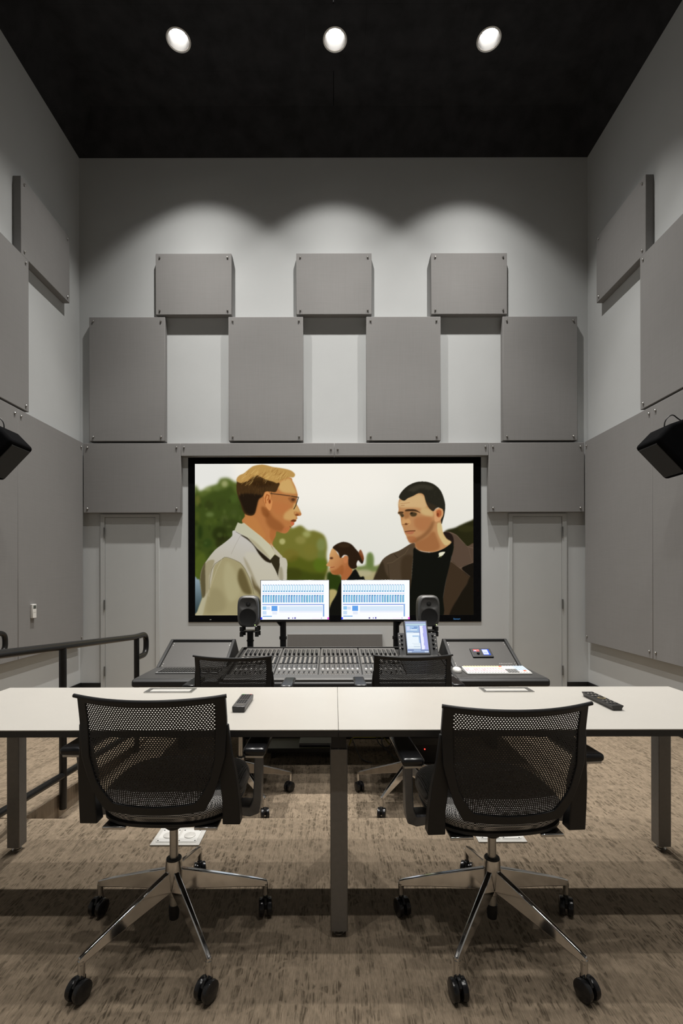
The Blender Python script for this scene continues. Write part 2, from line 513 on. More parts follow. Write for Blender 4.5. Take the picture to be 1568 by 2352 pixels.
for ly in LAMP_ROWS:
    top = ly+0.30
    if prev-top > 0.02:
        for a, b in ((x0, 0.0), (0.0, x1)): tile(a, b, top, prev)
    xs = x0
    for lx in LAMP_COLS:
        tile(xs, lx-0.3, ly-0.3, top)
        tile(lx-0.3, lx+0.3, ly-0.3, top, (lx, ly, 0.112))
        xs = lx+0.3
    tile(xs, x1, ly-0.3, top)
    prev = ly-0.30
for a, b in ((x0, 0.0), (0.0, x1)): tile(a, b, yc0, prev)

BH = 0.145
def base_back(xa, xb, n):
    struct('baseboard_back' if n == 0 else f'baseboard_back_{n}', MB().box(xa, xb, YB-0.014, YB, ZLOW, ZLOW+BH), M['base'], bevel=0.003)
base_back(XL+0.015, -2.780, 0); base_back(-2.074, 2.062, 1); base_back(2.762, XR-0.015, 2)
struct('baseboard_left', MB().prism([(YSTEP, 0.0), (4.43, ZLOW), (YB, ZLOW), (YB, ZLOW+BH), (4.43, ZLOW+BH), (YSTEP, BH)], XL, XL+0.014, 'X'), M['base'])
struct('baseboard_right', MB().box(XR-0.014, XR, YSTEP, YB, ZLOW, ZLOW+BH), M['base'], bevel=0.003)

# doors on the back wall
hinge_me = None
def door(n, xa, xb, xfa, xfb, hinge_x, latch_x):
    global hinge_me
    d = struct_root(f'door_{n}', ((xa+xb)/2, YB, ZLOW))
    zt, zf = 1.949, 1.990
    fr = MB()
    fr.add([(x, y, z) for y in (YB-0.022, YB-0.0005) for (x, z) in ((xfa, ZLOW), (xa-0.004, ZLOW), (xa-0.004, zt+0.004), (xb+0.004, zt+0.004), (xb+0.004, ZLOW), (xfb, ZLOW), (xfb, zf), (xfa, zf))],
           [(0, 1, 2, 7), (2, 3, 6, 7), (3, 4, 5, 6), (8, 15, 10, 9), (10, 15, 14, 11), (11, 14, 13, 12)] + [(i, (i+1) % 8, 8+(i+1) % 8, 8+i) for i in range(8)])
    fr.build('door_frame', M['door'], d, bevel=0.003)
    MB().box(xa, xb, YB-0.010, YB-0.0005, ZLOW+0.006, zt).build('door_leaf', M['door'], d, bevel=0.002)
    if hinge_me is None:
        h = MB().cyl((0, 0, -0.057), (0, 0, 0.057), 0.0085, n=10)
        hinge_me = h.mesh('hinge'); hinge_me.materials.append(M['hinge'])
    for z in (1.773, 0.913, 0.125):
        piece('hinge', hinge_me, d, (hinge_x, YB-0.026, z))
door(1, -2.725, -2.130, -2.777, -2.078, -2.727, -2.15)
door(2, 2.119, 2.700, 2.067, 2.757, 2.702, 2.14)

# ---------------------------------------------------------------- acoustic panels
sm = MB().lathe([(0.0001, -0.013), (0.007, -0.0125), (0.010, -0.009), (0.0105, 0.0)], (0, 0, 0), 'Y', 12)
screw_back = sm.mesh('panel_screw'); screw_back.materials.append(M['steel'])
sm = MB().lathe([(0.0001, 0.013), (0.007, 0.0125), (0.010, 0.009), (0.0105, 0.0)], (0, 0, 0), 'X', 12)
screw_side = sm.mesh('panel_screw'); screw_side.materials.append(M['steel'])

def panel_back(xa, xb, za, zb, label, group, ins=(0.05, 0.05), corners=None, cloth='fabric', t=PT):
    g = 0.0015
    p = thing('acoustic_panel', label, 'panel', ((xa+xb)/2, YB-0.0005, za), group)
    MB().box(xa+g, xb-g, YB-t, YB-0.0005, za+g, zb-g).build('panel_face', M[cloth], p, bevel=0.004)
    cs = corners or [(xa+ins[0], za+ins[1]), (xb-ins[0], za+ins[1]), (xa+ins[0], zb-ins[1]), (xb-ins[0], zb-ins[1])]
    for (x, z) in cs:
        piece('panel_screw', screw_back, p, (x, YB-t, z))
    return p

def panel_side(left, ya, yb, za, zb, label, group, corners=None):
    g = 0.0015
    X = XL if left else XR
    xf = X+PT if left else X-PT
    p = thing('acoustic_panel', label, 'panel', (X, (ya+yb)/2, za), group)
    MB().box(min(X, xf)+(0.0005 if left else 0), max(X, xf)-(0 if left else 0.0005), ya+g, yb-g, za+g, zb-g).build('panel_face', M['fabric'], p, bevel=0.004)
    for (y, z) in corners or [(ya+0.05, za+0.05), (yb-0.05, za+0.05), (ya+0.05, zb-0.05), (yb-0.05, zb-0.05)]:
        piece('panel_screw', screw_side, p, (xf, y, z), None if left else (0, 0, math.pi))
    return p

SZ, TZ, LZ = (4.322, 5.043), (2.838, 4.297), (1.996, 2.815)
G1, G2, G3 = 'small upper panels on the back wall', 'tall panels on the back wall', 'panels beside and above the projection screen'
panel_back(-2.096, -1.201, *SZ, 'small grey cloth panel high on back wall, leftmost of three', G1)
panel_back(-0.445, 0.445, *SZ, 'small grey cloth panel high on back wall, middle of three', G1)
panel_back(1.140, 2.035, *SZ, 'small grey cloth panel high on back wall, rightmost of three', G1)
panel_back(-2.878, -1.984, *TZ, 'tall grey cloth panel on back wall, leftmost of four', G2)
panel_back(-1.242, -0.363, *TZ, 'tall grey cloth panel on back wall, second from left of four', G2)
panel_back(0.378, 1.2525, *TZ, 'tall grey cloth panel on back wall, third from left of four', G2)
panel_back(1.9785, 2.858, *TZ, 'tall grey cloth panel on back wall, rightmost of four', G2)
panel_back(-2.948, -1.803, *LZ, 'grey cloth panel above the left door, beside the screen', G3)
panel_back(1.813, 2.938, *LZ, 'grey cloth panel above the right door, beside the screen', G3)
panel_back(-1.803, 0.0, 2.662, 2.815, 'thin grey cloth strip panel over left half of the screen', G3, corners=[(-1.765, 2.765), (-0.04, 2.74)])
panel_back(0.0, 1.813, 2.662, 2.815, 'thin grey cloth strip panel over right half of the screen', G3, corners=[(1.775, 2.765), (0.04, 2.74)])
panel_back(-0.560, 0.565, 0.0, 0.565, 'low dark grey cloth panel below the screen behind the console', G3, corners=[(-0.52, 0.04), (0.52, 0.04)], cloth='fabric_dark', t=0.05)
GL, GR = 'panels on the left wall', 'panels on the right wall'
panel_side(True, 4.565, 5.408, 4.300, 5.040, 'small grey cloth panel high on the left wall near the corner', GL)
panel_side(False, 4.565, 5.426, 4.300, 5.040, 'small grey cloth panel high on the right wall near the corner', GR)
panel_side(True, 3.78, 4.682, 2.838, 4.306, 'tall grey cloth panel halfway up the left wall', GL)
panel_side(False, 3.75, 4.653, 2.838, 4.306, 'tall grey cloth panel halfway up the right wall', GR)
LS = (0.473, 2.822)
def lowc(ya, yb): return [(ya+0.045, LS[0]+0.07), (yb-0.045, LS[0]+0.07), (ya+0.045, LS[1]-0.06), (yb-0.045, LS[1]-0.06)]
panel_side(True, 4.514, 5.683, *LS, 'large grey cloth panel low on the left wall with white thermostat on it', GL, lowc(4.514, 5.683))
panel_side(True, 3.345, 4.514, *LS, 'large grey cloth panel low on left wall behind the left hanging speaker', GL, lowc(3.345, 4.514))
panel_side(False, 4.474, 5.683, *LS, 'large grey cloth panel low on the right wall beside the right door', GR, lowc(4.474, 5.683))
panel_side(False, 3.265, 4.474, *LS, 'large grey cloth panel low on right wall behind the right hanging speaker', GR, lowc(3.265, 4.474))

# ---------------------------------------------------------------- recessed downlights
def make_downlight():
    d = thing('downlight', 'x', 'ceiling light', (0, 0, ZC))
    MB().lathe([(0.100, 0.0), (0.118, -0.0005), (0.120, -0.004), (0.116, -0.007), (0.103, -0.005)], (0, 0, ZC), 'Z', 40, close=True).build('trim_ring', M['trim_white'], d)
    MB().lathe([(0.103, -0.004), (0.098, 0.03), (0.086, 0.08), (0.072, 0.13), (0.075, 0.13), (0.090, 0.08), (0.102, 0.03), (0.107, -0.002)], (0, 0, ZC), 'Z', 40, close=True).build('reflector', M['reflector'], d)
    MB().lathe([(0.0001, 0.070), (0.03, 0.072), (0.050, 0.080), (0.062, 0.098), (0.066, 0.120), (0.0001, 0.134)], (0, 0, ZC), 'Z', 40).build('lamp', M['lamp'], d)
    return d
def add_beam(d, power, beam, cone):
    l = bpy.data.lights.new('lamp_beam', 'SPOT')
    l.energy = power; l.color = LAMP_COLOUR; l.spot_size = cone; l.spot_blend = 0.30; l.shadow_soft_size = 0.035
    # beam profile of the lamp: bright centre, long faint skirt
    l.use_nodes = True
    N, L = l.node_tree.nodes, l.node_tree.links
    em = N['Emission']
    ge = N.new('ShaderNodeNewGeometry'); sep = N.new('ShaderNodeSeparateXYZ')
    L.new(ge.outputs['Incoming'], sep.inputs[0])
    def mth(op_, a, b):
        n_ = N.new('ShaderNodeMath'); n_.operation = op_
        for i_, x_ in enumerate((a, b)):
            if isinstance(x_, (int, float)): n_.inputs[i_].default_value = x_
            else: L.new(x_, n_.inputs[i_])
        return n_.outputs[0]
    ab = N.new('ShaderNodeMath'); ab.operation = 'ABSOLUTE'; L.new(sep.outputs[2], ab.inputs[0])
    prof = mth('ADD', mth('POWER', ab.outputs[0], beam[0]), mth('MULTIPLY', mth('POWER', ab.outputs[0], beam[1]), beam[2]))
    L.new(prof, em.inputs['Strength'])
    o = link(bpy.data.objects.new('lamp_beam', l))
    o.parent = d; o.location = (0, 0, 0.055)
dl = make_downlight()
POS = {0: 'left', 1: 'middle', 2: 'right'}
first = True
lights_todo = []
for r, ly in enumerate(LAMP_ROWS):
    for c, lx in enumerate(LAMP_COLS):
        o = dl if first else copy_tree(dl)
        first = False
        o.location = (lx, ly, ZC)
        lights_todo.append((o, r))
        if r == 0:
            tag(o, {0: 'lit recessed downlight in black ceiling, leftmost of three in the row', 1: 'lit recessed downlight in black ceiling, middle one of three', 2: 'lit recessed downlight in black ceiling, rightmost of three in the row'}[c], 'ceiling light', 'recessed downlights in the black ceiling')
        else:
            tag(o, ['left', 'middle', 'right'][c] + ' recessed downlight in the ' + ['second', 'third', 'fourth', 'fifth'][r-1] + ' ceiling row from the screen wall, above the frame', 'ceiling light', 'recessed downlights above the frame')

for (o, r) in lights_todo:
    add_beam(o, LAMP_POWER[r], BEAM[0 if r == 0 else 1], LAMP_CONE[0 if r == 0 else 1])

# ---------------------------------------------------------------- the picture on the projection screen
PX0, PY0, PW, PH, SS = 448, 1065, 639, 348, 2
canvas = np.zeros((PH*SS, PW*SS, 3), np.float32)
def spline(pts, k=5):
    n = len(pts); out = []
    P = [np.array(p, float) for p in pts]
    for i in range(n):
        p0, p1_, p2, p3 = P[i-1], P[i], P[(i+1) % n], P[(i+2) % n]
        for j in range(k):
            t = j/k
            q = 0.5*((2*p1_)+(-p0+p2)*t+(2*p0-5*p1_+4*p2-p3)*t*t+(-p0+3*p1_-3*p2+p3)*t**3)
            out.append(q)
    return np.array(out)
def gblur(a, sg):
    if sg <= 0: return a
    r = max(1, int(sg*3))
    k = np.exp(-0.5*(np.arange(-r, r+1)/sg)**2); k /= k.sum()
    p = np.pad(a, ((0, 0), (r, r)))
    a = sum(k[i]*p[:, i:i+a.shape[1]] for i in range(2*r+1))
    p = np.pad(a, ((r, r), (0, 0)))
    return sum(k[i]*p[i:i+a.shape[0], :] for i in range(2*r+1))
def region(q, m):
    a = np.floor(q.min(0)-m).astype(int); b = np.ceil(q.max(0)+m).astype(int)
    return a[0], a[1], b[0], b[1]
def lay(mask, x0_, y0_, col, alpha, grad=None):
    h, w = mask.shape
    X0, Y0 = max(0, x0_), max(0, y0_)
    X1, Y1 = min(PW*SS, x0_+w), min(PH*SS, y0_+h)
    if X1 <= X0 or Y1 <= Y0: return
    mk = (mask[Y0-y0_:Y1-y0_, X0-x0_:X1-x0_]*alpha)[..., None].astype(np.float32)
    if grad is None:
        c = np.array(col, np.float32)
    else:
        (ax, ay, c1, bx, by, c2) = grad
        a = np.array(((ax-PX0)*SS, (ay-PY0)*SS)); b = np.array(((bx-PX0)*SS, (by-PY0)*SS)); d = b-a
        yy, xx = np.mgrid[Y0:Y1, X0:X1]
        t = np.clip(((xx-a[0])*d[0]+(yy-a[1])*d[1])/(d@d), 0, 1)[..., None]
        c = np.array(c1)*(1-t)+np.array(c2)*t
    reg = canvas[Y0:Y1, X0:X1]
    canvas[Y0:Y1, X0:X1] = reg*(1-mk)+c*mk
def poly(pts, col, blur=0.7, alpha=1.0, sharp=False, grad=None):
    q = np.array(pts, float) if sharp else spline(pts)
    q = (q-np.array((PX0, PY0)))*SS
    bl = blur*SS*0.7
    x0_, y0_, x1_, y1_ = region(q, bl*3+2)
    x0_ = max(x0_, -60); y0_ = max(y0_, -60); x1_ = min(x1_, PW*SS+60); y1_ = min(y1_, PH*SS+60)
    ys = np.arange(y0_, y1_)[:, None]+0.5
    xs = np.arange(x0_, x1_)[None, :]+0.5
    m = np.zeros((len(ys), xs.shape[1]), bool)
    for i in range(len(q)):
        (ax, ay), (bx, by) = q[i-1], q[i]
        if ay == by: continue
        c = (ay > ys) != (by > ys)
        xi = (bx-ax)*(ys-ay)/(by-ay)+ax
        m ^= c & (xs < xi)
    lay(gblur(m.astype(np.float32), bl), x0_, y0_, col, alpha, grad)
def stroke(pts, w, col, blur=0.5, alpha=1.0):
    q = (np.array(pts, float)-np.array((PX0, PY0)))*SS
    w = w*SS
    x0_, y0_, x1_, y1_ = region(q, w+blur*SS*3+2)
    ys, xs = np.mgrid[y0_:y1_, x0_:x1_]
    dmin = np.full(xs.shape, 1e9)
    for (a, b) in zip(q, q[1:]):
        d = b-a
        t = np.clip(((xs-a[0])*d[0]+(ys-a[1])*d[1])/(d@d+1e-9), 0, 1)
        dmin = np.minimum(dmin, np.hypot(xs-a[0]-t*d[0], ys-a[1]-t*d[1]))
    lay(np.clip((w/2-dmin)/max(0.5, blur*SS)+0.5, 0, 1).astype(np.float32), x0_, y0_, col, alpha)
def blob(x, y, rx, ry, col, blur=4, alpha=0.6):
    poly([(x+rx*math.cos(a), y+ry*math.sin(a)) for a in np.linspace(0, 2*math.pi, 9)[:-1]], col, blur, alpha)
def Zm(x0_, y0_, k):
    return lambda *p: [(x0_+a/k, y0_+b/k) for a, b in p]
rnd = random.Random(4)

# sky
poly([(440, 1060), (1095, 1060), (1095, 1420), (440, 1420)], None, 0, sharp=True, grad=(700, 1065, (240, 236, 226), 700, 1300, (222, 221, 212)))
blob(760, 1110, 150, 60, (245, 240, 230), 30, 0.6)
blob(480, 1085, 60, 40, (224, 224, 220), 14, 0.7)
# left tree
Z6 = Zm(440, 1060, 11.76)
poly(Z6((60, 900), (230, 800), (400, 730), (520, 660), (680, 620), (740, 540), (800, 460), (1000, 450), (1180, 560), (1300, 560), (1900, 700), (2300, 2400), (60, 4200)), (84, 98, 40), 4.5)
poly(Z6((60, 1100), (300, 960), (640, 760), (740, 680), (860, 760), (1080, 660), (1250, 900), (1800, 1200), (1800, 2800), (60, 4200)), (58, 72, 24), 5)
for (x, y, rx, ry, c, a) in ((900, 600, 90, 90, (178, 178, 130), .7), (450, 740, 90, 60, (140, 150, 90), .6), (170, 1050, 70, 150, (116, 112, 50), .6), (700, 720, 120, 80, (104, 118, 60), .6),
        (480, 1170, 130, 130, (46, 54, 18), .7), (500, 1430, 110, 70, (100, 116, 62), .8), (800, 1100, 160, 130, (54, 66, 22), .7), (1150, 1000, 110, 120, (72, 92, 34), .6), (900, 1550, 100, 120, (78, 88, 42), .6),
        (1150, 1400, 90, 110, (66, 78, 34), .6), (1080, 1750, 250, 200, (46, 54, 18), .6), (240, 1900, 60, 200, (26, 42, 10), .7), (760, 1950, 200, 200, (34, 42, 10), .8), (560, 1600, 160, 100, (70, 84, 28), .5),
        (430, 2200, 120, 120, (40, 60, 20), .6), (900, 2200, 250, 200, (36, 38, 12), .7), (160, 2500, 80, 200, (70, 84, 22), .6), (160, 1500, 60, 150, (78, 88, 28), .6)):
    x, y = 440+x/11.76, 1060+y/11.76
    blob(x, y, rx/11.76, ry/11.76, c, 4, a)
for i in range(60):
    x, y = rnd.uniform(448, 560), rnd.uniform(1150, 1330)
    blob(x, y, rnd.uniform(2, 7), rnd.uniform(2, 7), rnd.choice([(92, 106, 50), (44, 54, 16), (74, 88, 30), (36, 46, 12)]), 2.5, 0.35)
poly([(446, 1290), (470, 1270), (480, 1340), (446, 1345)], (86, 100, 30), 4, .6)
Z2 = Zm(445, 1190, 6.817)
poly(Z2((0, 950), (60, 950), (100, 985), (130, 1250), (60, 1450), (60, 1560), (0, 1560)), None, 1.5, grad=(448, 1332, (132, 150, 160), 448, 1400, (52, 68, 72)))
# right tree
Z5 = Zm(640, 1190, 6.533)
poly(Z5((-260, 250), (100, 90), (200, 150), (330, 110), (440, 190), (540, 190), (680, 260), (725, 420), (715, 600), (770, 900), (1000, 1500), (-300, 1500)), (112, 110, 44), 3.5)
poly(Z5((-260, 500), (60, 640), (250, 560), (450, 640), (700, 620), (760, 900), (1000, 1500), (-300, 1500)), (82, 88, 22), 5)
poly(Z5((-260, 800), (200, 760), (480, 820), (760, 900), (1000, 1500), (-300, 1500)), (62, 70, 16), 5)
for (x, y, rx, ry, c, a) in ((55, 350, 45, 45, (176, 172, 112), .9), (420, 240, 60, 50, (170, 172, 110), .7), (330, 330, 80, 60, (146, 140, 76), .6), (640, 400, 70, 100, (122, 134, 82), .7), (620, 700, 100, 110, (84, 108, 24), .7),
        (180, 560, 120, 100, (112, 98, 34), .5), (460, 470, 90, 90, (118, 112, 44), .5), (200, 830, 150, 90, (58, 60, 14), .6), (640, 550, 60, 70, (98, 118, 60), .5), (110, 150, 80, 60, (128, 130, 60), .5)):
    x, y = 640+x/6.533, 1190+y/6.533
    blob(x, y, rx/6.533, ry/6.533, c, 2 if a > .85 else 4, a)
# distance on the right
poly(Z5((740, 760), (1150, 740), (1400, 740), (1700, 700), (1700, 1500), (740, 1500)), (170, 160, 118), 3)
poly(Z5((1130, 740), (1300, 700), (1340, 540), (1400, 560), (1430, 720), (1600, 690), (1700, 760), (1500, 800), (1250, 790)), (112, 126, 72), 3.5)
blob(640+1370/6.533, 1190+630/6.533, 9, 18, (100, 120, 62), 3, .8)
blob(640+1290/6.533, 1190+820/6.533, 16, 8, (178, 172, 140), 3, .6)
poly(Z5((730, 820), (900, 850), (960, 940), (1000, 1080), (830, 1100), (740, 1080)), (40, 56, 12), 3)
poly(Z5((740, 1090), (860, 1080), (860, 1200), (780, 1320), (740, 1300)), (176, 160, 104), 2)
Z3 = Zm(900, 1090, 8.2526)
poly(Z3((980, 1110), (1200, 1010), (1380, 925), (1500, 880), (1640, 850), (1640, 1500), (1000, 1500)), (36, 35, 14), 2.5)
blob(1070, 1215, 20, 8, (52, 50, 22), 3, .6)

# woman in the distance
poly(Z5((1130, 775), (1010, 920), (920, 970), (860, 1150), (775, 1310), (770, 1520), (1300, 1520), (1290, 930), (1220, 880), (1170, 790)), (14, 14, 10), 1.2)
poly(Z5((820, 450), (765, 540), (762, 600), (748, 655), (712, 700), (735, 722), (768, 730), (762, 752), (772, 790), (800, 838), (860, 850), (930, 845), (945, 960), (1010, 930), (1105, 795), (1050, 700), (1035, 570), (930, 590)), None, 0.8, grad=(755, 1265, (206, 160, 104), 800, 1300, (166, 98, 54)))
poly(Z5((780, 800), (860, 770), (960, 700), (960, 840), (860, 850)), (146, 82, 38), 2, .6)
blob(640+790/6.533, 1190+600/6.533, 4, 2.5, (70, 36, 18), 1.2, .9)
stroke(Z5((775, 740), (830, 730)), 1.2, (130, 50, 30), .6, .8)
poly(Z5((810, 440), (870, 390), (970, 357), (1080, 388), (1160, 470), (1220, 540), (1272, 600), (1262, 675), (1235, 680), (1190, 635), (1165, 690), (1170, 740), (1100, 762), (1045, 700), (1040, 580), (980, 552), (925, 600), (890, 520), (835, 470)), (40, 25, 12), 0.9)
blob(640+1000/6.533, 1190+620/6.533, 5, 9, (190, 120, 74), 1, .9)
poly(Z5((1200, 520), (1230, 475), (1275, 580), (1262, 650), (1235, 600)), (118, 58, 24), 1, .9)
blob(640+980/6.533, 1190+410/6.533, 14, 5, (62, 46, 28), 2, .5)

# man on the right
Z4 = Zm(850, 1220, 6.533)
poly(Z4((40, 780), (120, 590), (175, 440), (290, 350), (440, 290), (610, 190), (670, 190), (680, 280), (640, 420), (620, 700), (600, 1320), (20, 1320)), (74, 60, 44), 0.7)
poly(Z4((40, 780), (170, 460), (230, 620), (280, 760)), (46, 36, 22), 2, .8)
poly(Z4((470, 420), (640, 380), (620, 700), (610, 1000), (480, 800)), (56, 42, 26), 3, .7)
stroke(Z4((250, 480), (330, 470), (430, 400), (520, 340), (570, 260)), 1.0, (104, 88, 66), .6, .7)
stroke(Z4((265, 500), (285, 740)), 1.0, (40, 32, 20), .8, .7)
stroke(Z4((360, 350), (410, 400)), 1.4, (38, 28, 18), .6, .8)
poly(Z4((1090, 25), (1180, 12), (1290, 60), (1400, 180), (1450, 230), (1600, 270), (1600, 1320), (1060, 1320), (1090, 1000), (1130, 760), (1200, 450), (1250, 250), (1220, 160), (1130, 110)), (84, 67, 54), 0.7)
poly(Z4((1200, 470), (1340, 560), (1490, 680), (1440, 800), (1330, 960), (1180, 1280), (1060, 1280), (1090, 1000), (1130, 760)), (58, 44, 30), 1.2)
poly(Z4((1490, 690), (1600, 560), (1600, 1300), (1190, 1300), (1330, 970), (1440, 800)), (24, 19, 11), 1.5)
poly(Z4((1370, 555), (1540, 480), (1600, 480), (1600, 700), (1495, 690)), (20, 16, 10), 1)
poly(Z4((1095, 28), (1180, 25), (1240, 90), (1250, 210), (1210, 165), (1140, 120)), (32, 22, 17), 0.8)
stroke(Z4((1200, 450), (1340, 555), (1490, 680)), 1.0, (110, 92, 76), .5, .7)
stroke(Z4((1340, 555), (1530, 470)), 1.0, (118, 98, 82), .5, .7)
stroke(Z4((1190, 20), (1290, 62), (1400, 180), (1450, 232), (1560, 262)), 1.0, (124, 106, 88), .5, .7)
stroke(Z4((1470, 250), (1500, 380), (1530, 470)), .8, (110, 90, 74), .6, .6)
poly(Z4((655, 255), (760, 305), (900, 322), (1040, 290), (1150, 225), (1218, 160), (1245, 250), (1200, 460), (1130, 760), (1090, 1000), (1065, 1290), (590, 1290), (620, 700), (640, 420)), (13, 14, 9), 0.7)
poly(Z4((1010, 400), (1030, 380), (1030, 330), (1110, 312), (1115, 330), (1080, 370), (1045, 385)), (226, 222, 196), 0.6)
blob(850+1055/6.533, 1220+385/6.533, 2, 1.5, (110, 120, 60), .6, .8)
face2 = Z3((142, 470), (122, 560), (122, 690), (110, 730), (155, 790), (168, 880), (180, 950), (205, 1010), (238, 1110), (275, 1180), (310, 1270), (350, 1300), (432, 1300), (440, 1370), (500, 1430), (640, 1463), (800, 1470), (950, 1420), (1050, 1360), (1122, 1285), (1030, 1220), (965, 1110), (936, 1000), (936, 900), (960, 800), (972, 720), (950, 650), (880, 638), (780, 690), (600, 370), (500, 350), (220, 480))
poly(face2, (182, 132, 86), 0.6)
poly(Z3((150, 500), (400, 410), (510, 370), (600, 420), (660, 560), (620, 640), (400, 630), (150, 620)), (208, 176, 126), 3, .85)
poly(Z3((560, 640), (680, 640), (780, 720), (760, 800), (620, 780), (540, 720)), (204, 176, 122), 3, .8)
poly(Z3((430, 830), (650, 800), (760, 840), (720, 980), (600, 1080), (440, 1000)), (166, 106, 64), 4, .7)
poly(Z3((800, 900), (750, 1060), (640, 1180), (500, 1275), (430, 1310), (340, 1290), (420, 1220), (560, 1150), (690, 1020), (760, 900)), (122, 78, 44), 3.5, .75)
poly(Z3((440, 1310), (640, 1200), (780, 1080), (850, 1200), (900, 1400), (700, 1470), (500, 1430)), (150, 96, 56), 3, .85)
poly(Z3((860, 930), (934, 940), (965, 1110), (1030, 1220), (1115, 1285), (1010, 1350), (910, 1220), (860, 1080)), (206, 182, 126), 1.5, .9)
poly(Z3((280, 1180), (430, 1180), (460, 1260), (360, 1295), (310, 1250)), (160, 98, 58), 2, .7)
poly(Z3((215, 830), (330, 850), (345, 940), (260, 960), (185, 940)), (206, 156, 100), 1.5, .8)
poly(Z3((230, 700), (320, 700), (330, 800), (240, 850)), (150, 100, 58), 2.5, .7)
poly(Z3((250, 680), (300, 662), (430, 665), (500, 700), (540, 735), (470, 710), (380, 700), (260, 700)), (64, 42, 22), 0.8)
poly(Z3((112, 730), (150, 705), (215, 712), (205, 740), (130, 752)), (72, 50, 28), 0.7)
poly(Z3((340, 730), (400, 715), (470, 740), (450, 790), (380, 800), (345, 770)), (64, 50, 28), 1.2, .95)
blob(900+370/8.2526, 1090+735/8.2526, 2.6, 2, (26, 18, 10), .8, .9)
poly(Z3((150, 755), (210, 750), (225, 790), (190, 815), (165, 790)), (58, 48, 28), 1, .9)
blob(900+268/8.2526, 1090+942/8.2526, 3.6, 2.2, (84, 44, 20), .8, .9)
stroke(Z3((195, 945), (250, 955), (320, 930)), 1.2, (120, 70, 36), .6, .8)
stroke(Z3((245, 1085), (330, 1072), (432, 1068)), 2.2, (86, 42, 22), .8, .9)
poly(Z3((260, 1095), (340, 1085), (420, 1085), (380, 1130), (290, 1130)), (172, 100, 70), 1, .8)
stroke(Z3((160, 555), (250, 545), (330, 535)), 1.2, (160, 104, 66), .8, .6)
stroke(Z3((170, 590), (230, 588)), 1.4, (146, 90, 56), .8, .7)
poly(Z3((136, 450), (150, 380), (220, 290), (320, 208), (450, 152), (580, 138), (700, 153), (820, 208), (920, 310), (980, 450), (1008, 600), (990, 770), (965, 860), (938, 945), (925, 850), (960, 780), (968, 700), (900, 636), (830, 645), (780, 700), (700, 640), (640, 520), (600, 390), (510, 358), (400, 412), (300, 455), (225, 502)), (36, 34, 25), 0.6)
poly(Z3((300, 300), (480, 200), (640, 190), (800, 260), (700, 300), (560, 270), (420, 330)), (62, 58, 46), 3, .6)
poly(Z3((640, 520), (740, 560), (860, 620), (790, 690), (720, 650)), (58, 44, 28), 2, .6)
for i in range(60):
    a, b = rnd.uniform(330, 930), rnd.uniform(220, 470)
    if ((a-600)/330)**2+((b-460)/250)**2 > 1 or (a < 640 and b > 330): continue
    stroke(Z3((a, b), (a+rnd.uniform(-20, 20), b+rnd.uniform(15, 40))), .7, rnd.choice([(58, 54, 42), (22, 20, 14)]), .5, .45)
poly(Z3((800, 760), (790, 720), (820, 670), (880, 642), (950, 660), (970, 720), (960, 790), (910, 870), (850, 898), (812, 890), (800, 830)), (206, 152, 104), 0.6)
poly(Z3((840, 700), (890, 670), (935, 700), (930, 780), (880, 820), (850, 780)), (166, 84, 44), 1.2, .85)
blob(900+865/8.2526, 1090+765/8.2526, 2.6, 4.5, (112, 48, 20), 1, .8)

# man on the left
poly(Z2((640, 190), (600, 280), (480, 385), (330, 500), (190, 680), (130, 790), (103, 920), (112, 1100), (132, 1250), (60, 1450), (55, 1560), (1100, 1560), (1452, 1560), (1450, 980), (1462, 680), (1380, 610), (1200, 620), (1000, 300)), None, 0.6, grad=(545, 1220, (192, 188, 182), 500, 1420, (168, 158, 124)))
poly(Z2((800, 560), (1000, 560), (1180, 700), (1330, 980), (1060, 1100), (940, 900)), (194, 188, 168), 4, .6)
poly(Z2((480, 615), (380, 690), (320, 760), (280, 980), (205, 1250), (150, 1400), (130, 1560), (1040, 1560), (1050, 1250), (940, 1100), (880, 950), (800, 780), (720, 690), (640, 655), (560, 625)), (158, 148, 110), 1.2)
poly(Z2((60, 1450), (135, 1250), (200, 1230), (170, 1400), (120, 1560), (50, 1560)), (176, 170, 140), 1.5, .9)
poly(Z2((500, 700), (600, 740), (700, 1000), (720, 1200), (560, 1300), (470, 1000)), (172, 164, 126), 5, .7)
poly(Z2((280, 1100), (440, 1150), (500, 1400), (300, 1500), (180, 1450)), (138, 128, 92), 6, .6)
poly(Z2((745, 780), (800, 860), (860, 1020), (905, 1180), (800, 1175), (735, 1090), (690, 960), (700, 830)), (92, 80, 46), 3, .9)
poly(Z2((900, 900), (960, 1000), (1060, 1150), (1060, 1250), (1000, 1160), (930, 1080)), (84, 70, 38), 2.5, .8)
poly(Z2((780, 600), (860, 720), (940, 900), (1000, 1060), (960, 1040), (900, 900), (820, 740)), (150, 140, 112), 2, .7)
poly(Z2((185, 690), (130, 790), (104, 930), (114, 1100), (138, 1240), (185, 1180), (190, 960)), (84, 75, 48), 1.5, .95)
poly(Z2((190, 700), (320, 650), (300, 760), (250, 900), (240, 1100), (195, 1170), (185, 950)), (150, 140, 108), 1.5, .9)
stroke(Z2((240, 1110), (250, 950), (280, 800), (330, 710), (440, 640), (480, 607), (540, 612), (640, 650), (730, 700), (800, 790), (870, 930), (920, 1080), (940, 1180)), .9, (92, 84, 60), .6, .85)
stroke(Z2((260, 1080), (360, 800), (440, 640)), 1.2, (190, 182, 150), 1.0, .6)
stroke(Z2((730, 270), (650, 420), (585, 560)), .6, (140, 132, 118), .5, .8)
